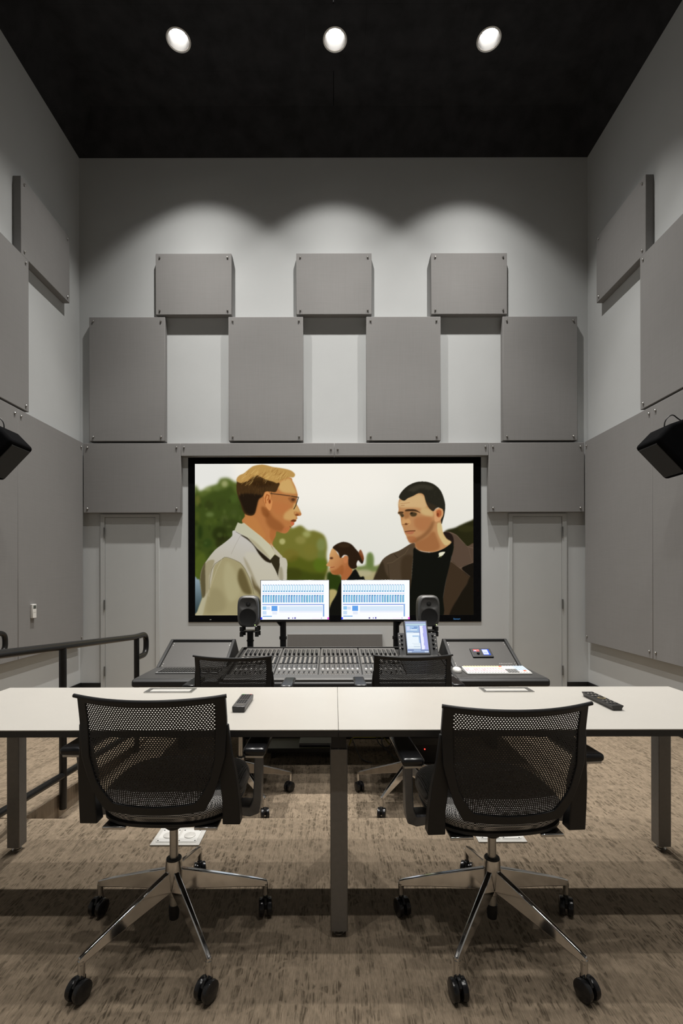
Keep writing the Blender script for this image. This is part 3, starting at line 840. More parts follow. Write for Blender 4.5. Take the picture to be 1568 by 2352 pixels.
for i in range(14):
    y = 850+i*24
    stroke(Z2((235-i*1, y+40), (250, y+55)), .8, (196, 188, 158), .5, .6)
    stroke(Z2((850+i*7, y), (870+i*7, y+10)), .8, (190, 182, 150), .5, .6)
poly(Z2((735, 262), (850, 340), (940, 430), (1020, 560), (1110, 660), (1195, 700), (1215, 690), (1195, 650), (1000, 480), (850, 310)), (34, 26, 14), 1.2)
poly(Z2((1195, 655), (1265, 578), (1352, 620), (1345, 760), (1320, 900), (1340, 980), (1270, 800)), (46, 40, 24), 0.8)
poly(Z2((1352, 612), (1452, 668), (1456, 800), (1448, 1000), (1352, 1000), (1330, 860), (1345, 750)), (190, 184, 166), 0.7)
poly(Z2((1350, 760), (1390, 800), (1400, 1000), (1352, 1000), (1330, 860)), (140, 132, 106), 2, .7)
stroke(Z2((1210, 700), (1280, 830), (1340, 980)), 1.6, (200, 194, 174), .6, .8)
Z1 = Zm(530, 1060, 8.711)
face1 = Z1((1180, 320), (1240, 400), (1292, 500), (1330, 620), (1342, 690), (1325, 760), (1318, 840), (1350, 915), (1388, 990), (1414, 1050), (1392, 1086), (1338, 1090), (1322, 1112), (1338, 1135), (1312, 1160), (1302, 1198), (1266, 1224), (1272, 1250), (1238, 1288), (1196, 1316), (1180, 1352), (1130, 1415), (1080, 1438), (1010, 1426), (930, 1395), (905, 1420), (895, 1490), (850, 1570), (835, 1640), (850, 1700), (760, 1700), (560, 1560), (240, 1225), (285, 1100), (290, 1000), (400, 600), (800, 300))
poly(face1, (180, 116, 64), 0.6)
poly(Z1((1000, 400), (1180, 340), (1270, 500), (1320, 640), (1200, 640), (1050, 620), (960, 540)), (204, 168, 104), 3, .9)
poly(Z1((1100, 1000), (1240, 940), (1300, 1050), (1310, 1150), (1200, 1180), (1060, 1140)), (202, 162, 100), 3, .85)
poly(Z1((1280, 830), (1360, 940), (1395, 1020), (1300, 1000), (1240, 960)), (206, 170, 108), 2, .8)
poly(Z1((840, 820), (1050, 830), (1180, 900), (1120, 1000), (960, 1060), (860, 1000)), (182, 112, 62), 4, .7)
poly(Z1((760, 1000), (860, 1120), (1000, 1220), (1080, 1330), (1000, 1410), (930, 1395), (880, 1390), (760, 1300), (700, 1150)), (138, 80, 38), 4, .75)
poly(Z1((620, 900), (760, 980), (740, 1120), (640, 1060)), (124, 68, 28), 3, .7)
poly(Z1((1060, 1330), (1130, 1310), (1180, 1340), (1110, 1425), (1040, 1410)), (178, 106, 60), 2, .8)
poly(Z1((300, 1080), (480, 1120), (600, 1300), (700, 1500), (560, 1520), (300, 1240)), (186, 124, 66), 3, .7)
poly(Z1((800, 1350), (900, 1400), (890, 1500), (840, 1600), (780, 1500)), (166, 98, 50), 2, .7)
# ear, eye, mouth
poly(Z1((130, 390), (118, 560), (150, 700), (200, 830), (240, 970), (290, 1050), (400, 1085), (480, 1045), (520, 900), (560, 760), (650, 690), (690, 610), (780, 600), (900, 610), (950, 520), (980, 440), (900, 400), (750, 330), (550, 270), (300, 260), (180, 300)), (64, 43, 19), 0.8)
poly(Z1((170, 680), (330, 640), (560, 660), (640, 690), (560, 760), (520, 900), (470, 1040), (380, 1060), (290, 1010), (230, 880)), (28, 18, 8), 2.5, .95)
poly(Z1((420, 420), (600, 380), (800, 420), (860, 460), (700, 520), (500, 500)), (48, 30, 12), 3, .7)
for i in range(70):
    a, b = rnd.uniform(150, 850), rnd.uniform(400, 640)
    stroke(Z1((a, b), (a+rnd.uniform(-25, 15), b+rnd.uniform(30, 70))), .9, rnd.choice([(96, 68, 34), (40, 26, 10), (84, 60, 30)]), .7, .4)
poly(Z1((120, 390), (135, 320), (190, 270), (270, 235), (370, 150), (460, 92), (600, 64), (700, 72), (850, 112), (1000, 132), (1150, 163), (1235, 200), (1290, 265), (1255, 320), (1180, 320), (1080, 350), (1000, 390), (930, 435), (850, 405), (760, 380), (640, 330), (540, 280), (440, 320), (340, 390), (250, 420), (200, 430)), (184, 144, 80), 1.0)
for i in range(130):
    t = rnd.random()
    a = 200+t*980; b = rnd.uniform(110, 330)
    if a < 480: b = rnd.uniform(330-0.45*a, 400)
    if a > 900: b = rnd.uniform(190, 290)
    if a > 1080: continue
    dx = rnd.uniform(-110, -30)*(1 if a < 800 else 0.9); dy = rnd.uniform(40, 110)
    stroke(Z1((a+60, b), (a+60+dx*0.4, b+dy*0.45), (a+60+dx, b+dy)), rnd.uniform(.6, 1.3), rnd.choice([(220, 184, 116), (206, 166, 96), (146, 100, 46), (128, 84, 34), (212, 176, 104)]), .6, .5)
poly(Z1((660, 690), (690, 622), (740, 602), (785, 640), (802, 700), (795, 750), (832, 790), (828, 860), (805, 955), (772, 978), (720, 920), (680, 850), (658, 770)), (208, 140, 82), 0.6)
stroke(Z1((700, 830), (690, 740), (720, 660), (765, 680), (760, 740), (735, 770)), 2.2, (150, 74, 28), .8, .85)
blob(530+780/8.711, 1060+800/8.711, 2.4, 5, (120, 52, 16), 1, .9)
stroke(Z1((660, 700), (655, 780), (690, 870)), 1, (120, 60, 24), .8, .6)
stroke(Z1((800, 638), (1000, 662), (1220, 692)), 2.0, (66, 46, 30), .6, .95)
poly(Z1((1150, 730), (1220, 710), (1320, 720), (1300, 800), (1230, 830), (1170, 780)), (140, 88, 48), 1.5, .8)
blob(530+1250/8.711, 1060+765/8.711, 4.5, 3.5, (72, 42, 22), 1.2, .85)
stroke(Z1((1200, 685), (1280, 660), (1330, 680)), 1.6, (176, 120, 66), .8, .7)
stroke(Z1((1220, 692), (1355, 716), (1330, 790), (1300, 880), (1262, 950)), 1.9, (40, 34, 20), .5, .95)
blob(530+1325/8.711, 1060+1068/8.711, 4.5, 2.2, (112, 56, 24), .9, .9)
stroke(Z1((1270, 1010), (1268, 1050), (1300, 1080)), 1.2, (150, 84, 44), .7, .7)
poly(Z1((1200, 1190), (1250, 1160), (1308, 1172), (1298, 1200), (1240, 1208)), (104, 50, 22), .8, .95)
poly(Z1((1195, 1215), (1250, 1212), (1270, 1248), (1225, 1272)), (200, 100, 64), .8, .95)
stroke(Z1((1180, 1300), (1200, 1312)), 2, (110, 58, 24), 1, .7)
stroke(Z1((1250, 400), (1300, 520), (1335, 640)), .8, (238, 210, 190), .6, .7)
# collars over the neck
poly(Z2((690, 66), (640, 190), (850, 305), (1000, 470), (1200, 650), (1278, 555), (1205, 425), (1050, 280), (900, 165), (790, 72), (745, 86)), None, 0.6, grad=(545, 1205, (186, 184, 158), 628, 1280, (196, 190, 162)), sharp=True)
poly(Z2((860, 300), (1000, 400), (1150, 560), (1200, 640), (1000, 470)), (160, 150, 118), 2, .7)
poly(Z2((1195, 380), (1225, 420), (1395, 605), (1350, 622), (1265, 560), (1240, 480)), (188, 180, 156), 0.6, sharp=True)
stroke(Z2((790, 78), (900, 165), (1050, 285), (1205, 428)), .8, (210, 200, 150), .5, .7)
stroke(Z2((660, 210), (850, 318), (960, 440)), 1.0, (90, 84, 60), .6, .8)

small = canvas.reshape(PH, SS, PW, SS, 3).mean((1, 3))/255.0
small = np.clip(small, 0, 1)
lin = np.where(small <= 0.04045, small/12.92, ((small+0.055)/1.055)**2.4).astype(np.float32)

def picture_grid(name, img, x0_, x1_, z0_, z1_, y_, mat, parent):
    """a flat display: one vertex for each picture point, top row first"""
    h, w = img.shape[:2]
    off = offset_of(parent)
    X = np.linspace(x0_, x1_, w)-off[0]; Zz = np.linspace(z1_, z0_, h)-off[2]
    co = np.zeros((h, w, 3), np.float32)
    co[..., 0] = X[None, :]; co[..., 1] = y_-off[1]; co[..., 2] = Zz[:, None]
    i = np.arange(h*w).reshape(h, w)
    q = np.stack([i[1:, :-1], i[1:, 1:], i[:-1, 1:], i[:-1, :-1]], -1).reshape(-1, 4)
    me = bpy.data.meshes.new(name)
    me.vertices.add(h*w); me.vertices.foreach_set('co', co.ravel())
    me.loops.add(q.size); me.loops.foreach_set('vertex_index', q.ravel().astype(np.int32))
    me.polygons.add(len(q)); me.polygons.foreach_set('loop_start', (np.arange(len(q))*4).astype(np.int32))
    me.update(calc_edges=True)
    a = me.color_attributes.new('picture', 'FLOAT_COLOR', 'POINT')
    c4 = np.ones((h*w, 4), np.float32); c4[:, :3] = img.reshape(-1, 3)
    a.data.foreach_set('color', c4.ravel())
    me.materials.append(mat)
    o = link(bpy.data.objects.new(name, me)); o.parent = parent
    return o

# projection screen
ys = 5.752
scr = thing('projection_screen', 'wide black-framed projection screen showing two men talking outdoors', 'screen', (0, YB, 0.713))
XA, XB, ZA, ZB = -1.7378, 1.7438, 0.7051, 2.6605
xa, xb, za, zb = -1.6578, 1.6527, 0.7841, 2.5867
fr = MB()
fr.add([(x, y, z) for y in (ys, YB-0.001) for (x, z) in ((XA, ZA), (XB, ZA), (XB, ZB), (XA, ZB), (xa, za), (xb, za), (xb, zb), (xa, zb))],
       [(0, 1, 5, 4), (1, 2, 6, 5), (2, 3, 7, 6), (3, 0, 4, 7), (8, 12, 13, 9), (9, 13, 14, 10), (10, 14, 15, 11), (11, 15, 12, 8),
        (0, 8, 9, 1), (1, 9, 10, 2), (2, 10, 11, 3), (3, 11, 8, 0), (4, 5, 13, 12), (5, 6, 14, 13), (6, 7, 15, 14), (7, 4, 12, 15)])
frame_o = fr.build('screen_frame', M['screen_black'], scr, bevel=0.002)
tag(picture_grid('screen_picture', lin, xa, xb, za, zb, ys+0.004, M['film'], scr), 'film still of two men and a woman outdoors')
logo = piece('maker_lettering', text_mesh('Stewart', 0.030, M['blue_print']), scr, (1.452, ys-0.001, 0.7365), (R(90), 0, 0))
logo.scale = (0.88, 1, 1)
mark = MB().box(-1.485, -1.465, ys-0.0015, ys+0.001, 0.730, 0.739).build('maker_badge', M['pale_print'], scr)

# ---------------------------------------------------------------- tables
TZT = 0.737
YF, YK = 1.627, 2.248
def make_table(xa, xb, legs, label):
    t = thing('conference_table', label, 'table', ((xa+xb)/2, (YF+YK)/2, 0), 'white tables pushed end to end')
    MB().box(xa, xb, YF, YK, TZT-0.004, TZT).build('table_top', M['white_lam'], t, bevel=0.0012)
    MB().box(xa+0.0004, xb-0.0004, YF+0.0004, YK-0.0004, TZT-0.0255, TZT-0.0041).build('edge_band', M['edge'], t, bevel=0.001)
    for (lx, ly, w) in legs:
        MB().box(lx, lx+w, ly, ly+w, 0.022, 0.655).build('leg', M['leg'], t, bevel=0.003)
        MB().box(lx+0.004, lx+w-0.004, ly+0.004, ly+w-0.004, 0.655, TZT-0.0255).build('leg_bracket', M['plastic'], t, bevel=0.002)
        MB().lathe([(0.0001, 0.0), (0.02, 0.0), (0.02, 0.006), (0.013, 0.009), (0.013, 0.0225), (0.0001, 0.0225)], (lx+w/2, ly+w/2, 0.0005), 'Z', 20).build('levelling_foot', M['steel'], t)
    return t
tl = make_table(-1.508, 0.0115, [(-0.0165, 1.673, 0.060), (-0.0165, 2.180, 0.060), (-1.486, 2.190, 0.056), (-1.486, 1.673, 0.056)], 'white conference table on the left, holding the shorter grey remote')
tr = make_table(0.0125, 1.550, [(1.466, 2.190, 0.056), (1.466, 1.673, 0.056)], 'white conference table on the right, holding the long black remote')

def grommet(xa, xb, ya, yb, label):
    g = thing('power_grommet', label, 'grommet', ((xa+xb)/2, (ya+yb)/2, TZT), 'power grommets in the tables')
    fr = MB()
    b = 0.016
    for (p, q, u, w) in ((xa, xb, ya, ya+b), (xa, xb, yb-b, yb), (xa, xa+b, ya+b, yb-b), (xb-b, xb, ya+b, yb-b)):
        fr.box(p, q, u, w, TZT+0.0002, TZT+0.0035)
    fr.build('bezel', M['steel'], g, merge=True)
    MB().box(xa+b+0.002, xb-b-0.002, ya+b+0.002, yb-b-0.002, TZT+0.0002, TZT+0.002).build('lid', M['plate'], g, bevel=0.0005)
    MB().box(xa+b, xb-b, ya+b, yb-b, TZT+0.0001, TZT+0.0008).build('gap', M['plastic'], g)
grommet(-0.846, -0.632, 2.140, 2.222, 'silver flush power grommet at back of the left table')
grommet(0.660, 0.884, 2.140, 2.222, 'silver flush power grommet at back of the right table')

# remote controls
def remote(label, cx, ya, yb, w, th, shell, kind, rz=0.0):
    cy = (ya+yb)/2
    r = thing('remote_control', label, 'remote', (cx, cy, TZT), 'remote controls on the tables')
    z0, z1 = TZT+0.0006, TZT+th
    b = w*0.36 if kind == 'long' else w*0.46
    prof = [(cx-b, z0), (cx+b, z0), (cx+b*1.08, z0+th*0.45), (cx+w/2, z1-0.003), (cx+w/2, z1), (cx-w/2, z1), (cx-w/2, z1-0.003), (cx-b*1.08, z0+th*0.45)]
    MB().prism(prof, ya, yb, 'Y').build('shell', M[shell], r, bevel=0.003)
    L_ = yb-ya
    def button(x, y, bw, bl, mat, name='button'):
        MB().box(x-bw/2, x+bw/2, y-bl/2, y+bl/2, z1-0.0005, z1+0.0016).build(name, M[mat], r, bevel=0.0006)
    if kind == 'short':
        for i in range(4):
            for j in range(4):
                button(cx+(i-1.5)*0.0095, ya+L_*0.62+j*0.019, 0.0068, 0.012, 'key_dark')
        for i in range(4):
            for j in range(3):
                button(cx+(i-1.5)*0.0095, ya+L_*0.30+j*0.018, 0.0066, 0.010, 'key_dark')
        button(cx-w*0.30, yb-0.010, 0.009, 0.008, 'green_btn'); button(cx+w*0.30, yb-0.010, 0.009, 0.008, 'red_btn')
        button(cx, ya+L_*0.13, w*0.55, 0.004, 'key_light', 'label_strip')
        MB().box(cx-b*0.98, cx+b*0.98, ya-0.0022, ya+0.004, z0+0.001, z1-0.001).build('front_window', M['plastic_gloss'], r, bevel=0.0015)
    else:
        for i in range(3):
            for j in range(5):
                button(cx+(i-1)*0.0135, ya+L_*0.62+j*0.0165, 0.0075, 0.0065, 'key_light' if j % 2 else 'key_dark')
            for j in range(4):
                button(cx+(i-1)*0.0135, ya+L_*0.14+j*0.0150, 0.0075, 0.0055, 'key_light' if j % 2 else 'key_dark')
        MB().lathe([(0.009, 0.0), (0.016, 0.0), (0.016, 0.002), (0.009, 0.0025)], (cx, ya+L_*0.50, z1-0.0003), 'Z', 24, close=True).build('navigation_ring', M['gold'], r)
        MB().lathe([(0.0001, 0.0), (0.006, 0.0), (0.006, 0.002), (0.0001, 0.002)], (cx, ya+L_*0.50, z1-0.0003), 'Z', 16).build('select_button', M['key_dark'], r)
    if rz: r.rotation_euler.z = rz
    return r
remote('short grey remote control with green and red top buttons', -0.365, 1.833, 2.025, 0.050, 0.023, 'remote_grey', 'short')
remote('long black remote control with gold navigation ring', 1.079, 1.845, 2.070, 0.047, 0.020, 'remote_black', 'long')

# floor outlet plates under the table
def floor_box(xa, xb, ya, yb, label):
    f = thing('floor_outlet', label, 'outlet', ((xa+xb)/2, (ya+yb)/2, 0), 'floor outlet plates under the tables')
    MB().box(xa, xb, ya, yb, 0.0008, 0.006).build('cover_plate', M['plate'], f, bevel=0.0015)
    xm, ym = (xa+xb)/2, (ya+yb)/2
    for sx in (-1, 1):
        cx = xm+sx*0.050
        MB().box(cx-0.045, cx+0.045, ym-0.055, ym+0.055, 0.006, 0.0085).build('socket_plate', M['white_plastic'], f, bevel=0.0012)
        MB().lathe([(0.0001, 0.0), (0.027, 0.0), (0.027, 0.0025), (0.024, 0.004), (0.0001, 0.004)], (cx, ym, 0.0084), 'Z', 24).build('socket_cap', M['plate'], f)
        for (ax, ay) in ((-1, -1), (1, -1), (-1, 1), (1, 1)):
            MB().lathe([(0.0001, 0.0), (0.004, 0.0), (0.003, 0.0015), (0.0001, 0.0018)], (cx+ax*0.037, ym+ay*0.046, 0.0084), 'Z', 8).build('plate_screw', M['hinge'], f)
floor_box(-0.861, -0.632, 2.245, 2.402, 'pale floor outlet plate behind the left near chair')
floor_box(0.673, 0.902, 2.267, 2.424, 'pale floor outlet plate behind the right near chair')

# ---------------------------------------------------------------- office chairs
WI = [(0.535, 0.124), (0.550, 0.137), (0.590, 0.165), (0.620, 0.180), (0.690, 0.197), (0.862, 0.201)]
WO = [(0.512, 0.158), (0.526, 0.165), (0.560, 0.185), (0.620, 0.207), (0.690, 0.226), (0.80, 0.232), (0.882, 0.231)]
YC = [(0.44, -0.150), (0.50, -0.172), (0.56, -0.192), (0.62, -0.208), (0.70, -0.226), (0.80, -0.238), (0.90, -0.258)]
def back_y(x, z):
    t = max(0, min(1, (z-0.45)/0.35))
    return interp(z, YC)+(0.35+0.75*t)*x*x
def make_chair(lift):
    """task chair facing +Y, standing at the origin; lift raises everything above the gas column"""
    c = thing('office_chair', 'x', 'chair')
    L3 = lambda p: (p[0], p[1], p[2]+lift)
    # perforated membrane
    rows, cols = 54, 46
    mb = MB()
    zb0, zt0 = 0.537, 0.866
    def S(u, v):
        z = zb0+(zt0-zb0)*v
        # rows sag a little towards the bottom centre
        x = u*(interp(z, WI)+0.006)
        z2 = z-0.014*(1-u*u)*(1-v)**3 + 0.004*u*u*v
        return L3((x, back_y(x, z2), z2))
    for r in range(rows):
        v0, v1 = r/rows, (r+1)/rows
        n = cols if r % 2 == 0 else cols+1
        for i in range(n):
            if r % 2 == 0: a, b = i/cols, (i+1)/cols
            else: a, b = max(0, (i-0.5)/cols), min(1, (i+0.5)/cols)
            u0, u1 = 2*a-1, 2*b-1
            um, vm = (u0+u1)/2, (v0+v1)/2
            ring = [(u0, v0), (um, v0), (u1, v0), (u1, v1), (um, v1), (u0, v1)]
            half = r % 2 == 1 and i in (0, n-1)
            if half or r in (0, rows-1):
                if half: mb.add([S(*p) for p in [(u0, v0), (u1, v0), (u1, v1), (u0, v1)]], [(0, 1, 2, 3)])
                else: mb.add([S(*p) for p in ring], [tuple(range(6))])
                continue
            du, dv = (u1-u0)*0.215, (v1-v0)*0.275
            hole = [(um-du, vm-dv*0.55), (um, vm-dv), (um+du, vm-dv*0.55), (um+du, vm+dv*0.55), (um, vm+dv), (um-du, vm+dv*0.55)]
            mb.add([S(*p) for p in ring+hole], [(k, (k+1) % 6, 6+(k+1) % 6, 6+k) for k in range(6)])
    mb.build('back_membrane', M['mesh'], c, merge=True, smooth=60)
    # solid surround of the membrane
    def outline(tab, z0, z1, corner, sag):
        pts = []
        n = 26
        for i in range(n+1):
            z = z0+(z1-z0)*i/n
            pts.append((interp(z, tab), z))
        right = pts
        top = [(right[-1][0]*(1-2*k/16), right[-1][1]-0.004*(1-(1-2*k/16)**2)) for k in range(1, 16)]
        left = [(-x, z) for x, z in reversed(right)]
        bot = [(-right[0][0]*(1-2*k/16), right[0][1]-sag*(1-(1-2*k/16)**2)) for k in range(1, 16)]
        return right+top+left+bot
    inn, out = outline(WI, 0.541, 0.862, 0, 0.012), outline(WO, 0.512, 0.882, 0, 0.012)
    mb = MB(); n = len(inn)
    vs_ = []
    for (xi, zi), (xo, zo) in zip(inn, out):
        yi, yo = back_y(xi, zi), back_y(xo, zo)
        vs_ += [L3((xi, yi-0.005, zi)), L3((xo, yo-0.008, zo)), L3((xo, yo+0.008, zo)), L3((xi, yi+0.005, zi))]
    fs_ = []
    for k in range(n):
        j = (k+1) % n
        for q in range(4):
            w = (q+1) % 4
            fs_.append((4*k+q, 4*k+w, 4*j+w, 4*j+q))
    mb.add(vs_, fs_)
    mb.build('back_frame', M['plastic'], c, bevel=0.0025, smooth=50)
    # rolled lip along the top edge
    lip = []
    for k in range(25):
        x = -0.237+0.474*k/24
        e = abs(x)/0.237
        lip.append(L3((x, back_y(x, 0.882)-0.004-0.012*e**8, 0.882-0.004*(1-e*e)+0.004*e**8)))
    MB().tube(lip, [0.0065]*25, 10).build('top_lip', M['plastic'], c)
    for sx in (-1, 1):
        secs = [(0.790, 0.218, 0.236, 0.010), (0.70, 0.203, 0.243, 0.014), (0.62, 0.198, 0.254, 0.020), (0.53, 0.206, 0.260, 0.026), (0.450, 0.204, 0.262, 0.030)]
        mb = MB(); vs_, fs_ = [], []
        for (z, a, b, th) in secs:
            y = interp(z, [(0.43, -0.115), (0.53, -0.130), (0.62, -0.148), (0.70, -0.165), (0.80, -0.180)])
            vs_ += [L3((sx*a, y-th*0.5, z)), L3((sx*b, y-th*0.5, z)), L3((sx*b, y+th, z)), L3((sx*a, y+th, z))]
        m = len(secs)
        for i in range(m-1):
            for q in range(4):
                w = (q+1) % 4
                fs_.append((4*i+q, 4*i+w, 4*i+4+w, 4*i+4+q))
        fs_ += [(0, 1, 2, 3), tuple(4*(m-1)+k for k in (3, 2, 1, 0))]
        mb.add(vs_, fs_).build('upright', M['plastic'], c, bevel=0.004, smooth=50)
    # seat cushion and pan
    def slab(name, z_low, z_top, hw, y0, y1, mat, crown, p=3.2, sag=0.0):
        mb = MB(); n = 44
        yc, hd = (y0+y1)/2, (y1-y0)/2
        rings = [(0.94, z_low), (1.0, z_low+(z_top-z_low)*0.3), (1.0, z_low+(z_top-z_low)*0.65), (0.965, z_top-0.006), (0.90, z_top), (0.6, z_top+crown*0.7), (0.25, z_top+crown)]
        vs_ = []
        for (k, z) in rings:
            for i in range(n):
                a = 2*math.pi*i/n
                ca, sa = math.cos(a), math.sin(a)
                rr = (abs(ca)**p+abs(sa)**p)**(-1/p)
                x, y = hw*k*rr*ca, yc+hd*k*rr*sa
                vs_.append(L3((x, y, z-sag*(1-(x/hw)**2)*(1 if y < yc else 0.3))))
        fs_ = [tuple(range(n))[::-1], tuple((len(rings)-1)*n+i for i in range(n))]
        for r in range(len(rings)-1):
            for i in range(n):
                fs_.append((r*n+i, r*n+(i+1) % n, (r+1)*n+(i+1) % n, (r+1)*n+i))
        mb.add(vs_, fs_).build(name, mat, c, smooth=50)
    slab('seat', 0.466, 0.524, 0.238, -0.142, 0.300, M['seat'], -0.006, sag=0.012)
    slab('seat_pan', 0.442, 0.468, 0.230, -0.138, 0.270, M['plastic'], 0.0, sag=0.008)
    for sx in (-1, 1):
        MB().box(sx*0.150-0.038, sx*0.150+0.038, -0.135, -0.075, 0.432+lift, 0.442+lift).build('chrome_plate', M['chrome'], c, bevel=0.003)
    MB().hexa([L3(p) for p in ((-0.040, -0.06, 0.398), (0.040, -0.06, 0.398), (0.040, 0.10, 0.398), (-0.040, 0.10, 0.398))],
              [L3(p) for p in ((-0.085, -0.09, 0.442), (0.085, -0.09, 0.442), (0.085, 0.16, 0.442), (-0.085, 0.16, 0.442))]).build('tilt_mechanism', M['plastic'], c, bevel=0.008)
    # armrests
    for sx in (-1, 1):
        post = [(sx*0.215, 0.035, 0.432), (sx*0.268, 0.030, 0.430), (sx*0.289, 0.012, 0.446), (sx*0.297, -0.002, 0.480), (sx*0.303, -0.020, 0.560), (sx*0.306, -0.030, 0.658)]
        secs = [(0.034, 0.016), (0.036, 0.018), (0.034, 0.020), (0.028, 0.014), (0.024, 0.013), (0.023, 0.013)]
        mb = MB(); vs_, fs_ = [], []
        for (p, (hw, ht)) in zip(post, secs):
            i = post.index(p)
            vert = min(1.0, max(0.0, (i-1)/2))
            if i <= 1:
                ring = [(0, -hw, -ht), (0, hw, -ht), (0, hw, ht), (0, -hw, ht)]
            elif i == 2:
                ring = [(sx*ht*.7, -hw, -ht*.7), (sx*ht*.7, hw, -ht*.7), (-sx*ht*.7, hw, ht*.7), (-sx*ht*.7, -hw, ht*.7)]
            else:
                ring = [(sx*ht, -hw, 0), (sx*ht, hw, 0), (-sx*ht, hw, 0), (-sx*ht, -hw, 0)]
            vs_ += [L3((p[0]+q[0], p[1]+q[1], p[2]+q[2])) for q in ring]
        for i in range(len(post)-1):
            for q in range(4):
                w = (q+1) % 4
                fs_.append((4*i+q, 4*i+w, 4*i+4+w, 4*i+4+q))
        fs_ += [(3, 2, 1, 0), tuple(4*(len(post)-1)+k for k in range(4))]
        mb.add(vs_, fs_).build('arm_post', M['grey_metal'], c, bevel=0.004, smooth=60)
        MB().box(sx*0.303-0.037, sx*0.303+0.037, -0.115, 0.135, 0.664+lift, 0.690+lift).build('arm_pad', M['plastic_gloss'], c, bevel=0.010, seg=3)
        MB().box(sx*0.303-0.030, sx*0.303+0.030, -0.108, 0.125, 0.656+lift, 0.665+lift).build('pad_plate', M['steel'], c, bevel=0.002)
    # column and five-star base
    MB().lathe([(0.0001, 0.420+lift), (0.044, 0.420+lift), (0.040, 0.388+lift), (0.024, 0.372+lift), (0.0001, 0.372+lift)], (0, 0, 0), 'Z', 24).build('column_collar', M['plastic'], c)
    MB().cyl((0, 0, 0.24), (0, 0, 0.380+lift), 0.0145, n=20).build('gas_column', M['steel'], c)
    MB().lathe([(0.0145, 0.262), (0.027, 0.262), (0.029, 0.252), (0.030, 0.20), (0.022, 0.140), (0.018, 0.136), (0.0145, 0.136)], (0, 0, 0), 'Z', 28, close=True).build('hub', M['chrome'], c)
    MB().lathe([(0.0145, 0.266), (0.0255, 0.266), (0.0255, 0.261), (0.0145, 0.261)], (0, 0, 0), 'Z', 24, close=True).build('hub_ring', M['plastic'], c)
    MB().lathe([(0.0001, 0.052), (0.016, 0.054), (0.018, 0.07), (0.018, 0.100), (0.0001, 0.102)], (0, 0, 0), 'Z', 20).build('column_tail', M['plastic'], c)
    MB().cyl((0, 0, 0.100), (0, 0, 0.14), 0.015, n=18).build('column_core', M['steel'], c)
    leg_me = None
    for k in range(5):
        a = R(90+72*k)
        if leg_me is None:
            secs = [(0.022, 0.228, 0.158, 0.017), (0.10, 0.203, 0.146, 0.016), (0.22, 0.163, 0.125, 0.0135), (0.312, 0.130, 0.106, 0.0115), (0.330, 0.122, 0.100, 0.0105)]
            mb = MB(); vs_, fs_ = [], []
            for (r, zt, zb_, w) in secs:
                vs_ += [(r, -w, zb_), (r, w, zb_), (r, w*0.55, zt), (r, -w*0.55, zt)]
            for i in range(len(secs)-1):
                for q in range(4):
                    w = (q+1) % 4
                    fs_.append((4*i+q, 4*i+w, 4*i+4+w, 4*i+4+q))
            fs_ += [(3, 2, 1, 0), (16, 17, 18, 19)]
            mb.add(vs_, fs_)
            leg_o = mb.build('base_leg', M['chrome'], c, bevel=0.003, smooth=50)
            leg_me = leg_o.data
        else:
            leg_o = link(bpy.data.objects.new('base_leg', leg_me)); leg_o.parent = c
            b = leg_o.modifiers.new('bevel', 'BEVEL'); b.width, b.segments, b.limit_method, b.angle_limit = 0.003, 2, 'ANGLE', R(40)
        leg_o.rotation_euler = (0, 0, a)
    return c, leg_me

stem_me = MB().cyl((0, 0, 0.062), (0, 0, 0.112), 0.0105, n=12).mesh('caster_stem'); stem_me.materials.append(M['chrome'])
wheel_me = MB().lathe([(0.0001, -0.010), (0.020, -0.0105), (0.029, -0.008), (0.0315, 0.0), (0.0305, 0.007), (0.0255, 0.0095), (0.0001, 0.0098)], (0, 0, 0), 'X', 26).mesh('caster_wheel'); wheel_me.materials.append(M['plastic_gloss'])
fork = MB()
fork.prism([(-0.020, 0.026), (0.006, 0.022), (0.014, 0.040), (0.012, 0.064), (0.0, 0.070), (-0.020, 0.066), (-0.030, 0.050)], -0.0042, 0.0042, 'X')
fork_me = fork.mesh('caster_hood'); fork_me.materials.append(M['plastic'])
def add_casters(c, swivel):
    for k in range(5):
        a = R(90+72*k)
        base = Vector((math.cos(a)*0.322, math.sin(a)*0.322, 0))
        st = link(bpy.data.objects.new('caster', stem_me)); st.parent = c; st.location = base; st.rotation_euler = (0, 0, R(swivel[k]))
        h = link(bpy.data.objects.new('caster_hood', fork_me)); h.parent = st
        for sx in (-1, 1):
            w = link(bpy.data.objects.new('caster_wheel', wheel_me)); w.parent = st
            w.location = (sx*0.0145, -0.010, 0.0315)
            if sx < 0: w.rotation_euler = (0, 0, math.pi)

G = 'black mesh-back office chairs'
swv = [[20, -15, -22, -28, 10], [-25, 18, 8, 22, -20], [10, 30, -20, 15, -35], [-15, 25, -12, 5, 20]]
for i, (x, y, z, lift, rz, label) in enumerate((
        (-0.566, 1.700, 0.0, 0.000, -1.0, 'black mesh-back office chair in the foreground, left of the table leg'),
        (0.551, 1.700, 0.0, -0.030, 3.5, 'black mesh-back office chair in the foreground, right of the table leg'),
        (-0.600, 3.085, ZLOW, 0.052, -2.0, 'black mesh-back office chair at the mixing console, on the left'),
        (0.462, 3.085, ZLOW, 0.055, 1.0, 'black mesh-back office chair at the mixing console, on the right'))):
    c, _ = make_chair(lift)
    add_casters(c, swv[i])
    tag(c, label, 'chair', G)
    c.location = (x, y, z)
    # only the part above the column turns; the star base keeps its own direction
    for ch in c.children:
        if ch.name.split('.')[0] not in ('base_leg', 'caster', 'hub'):
            ch.rotation_euler = (0, 0, R(rz))

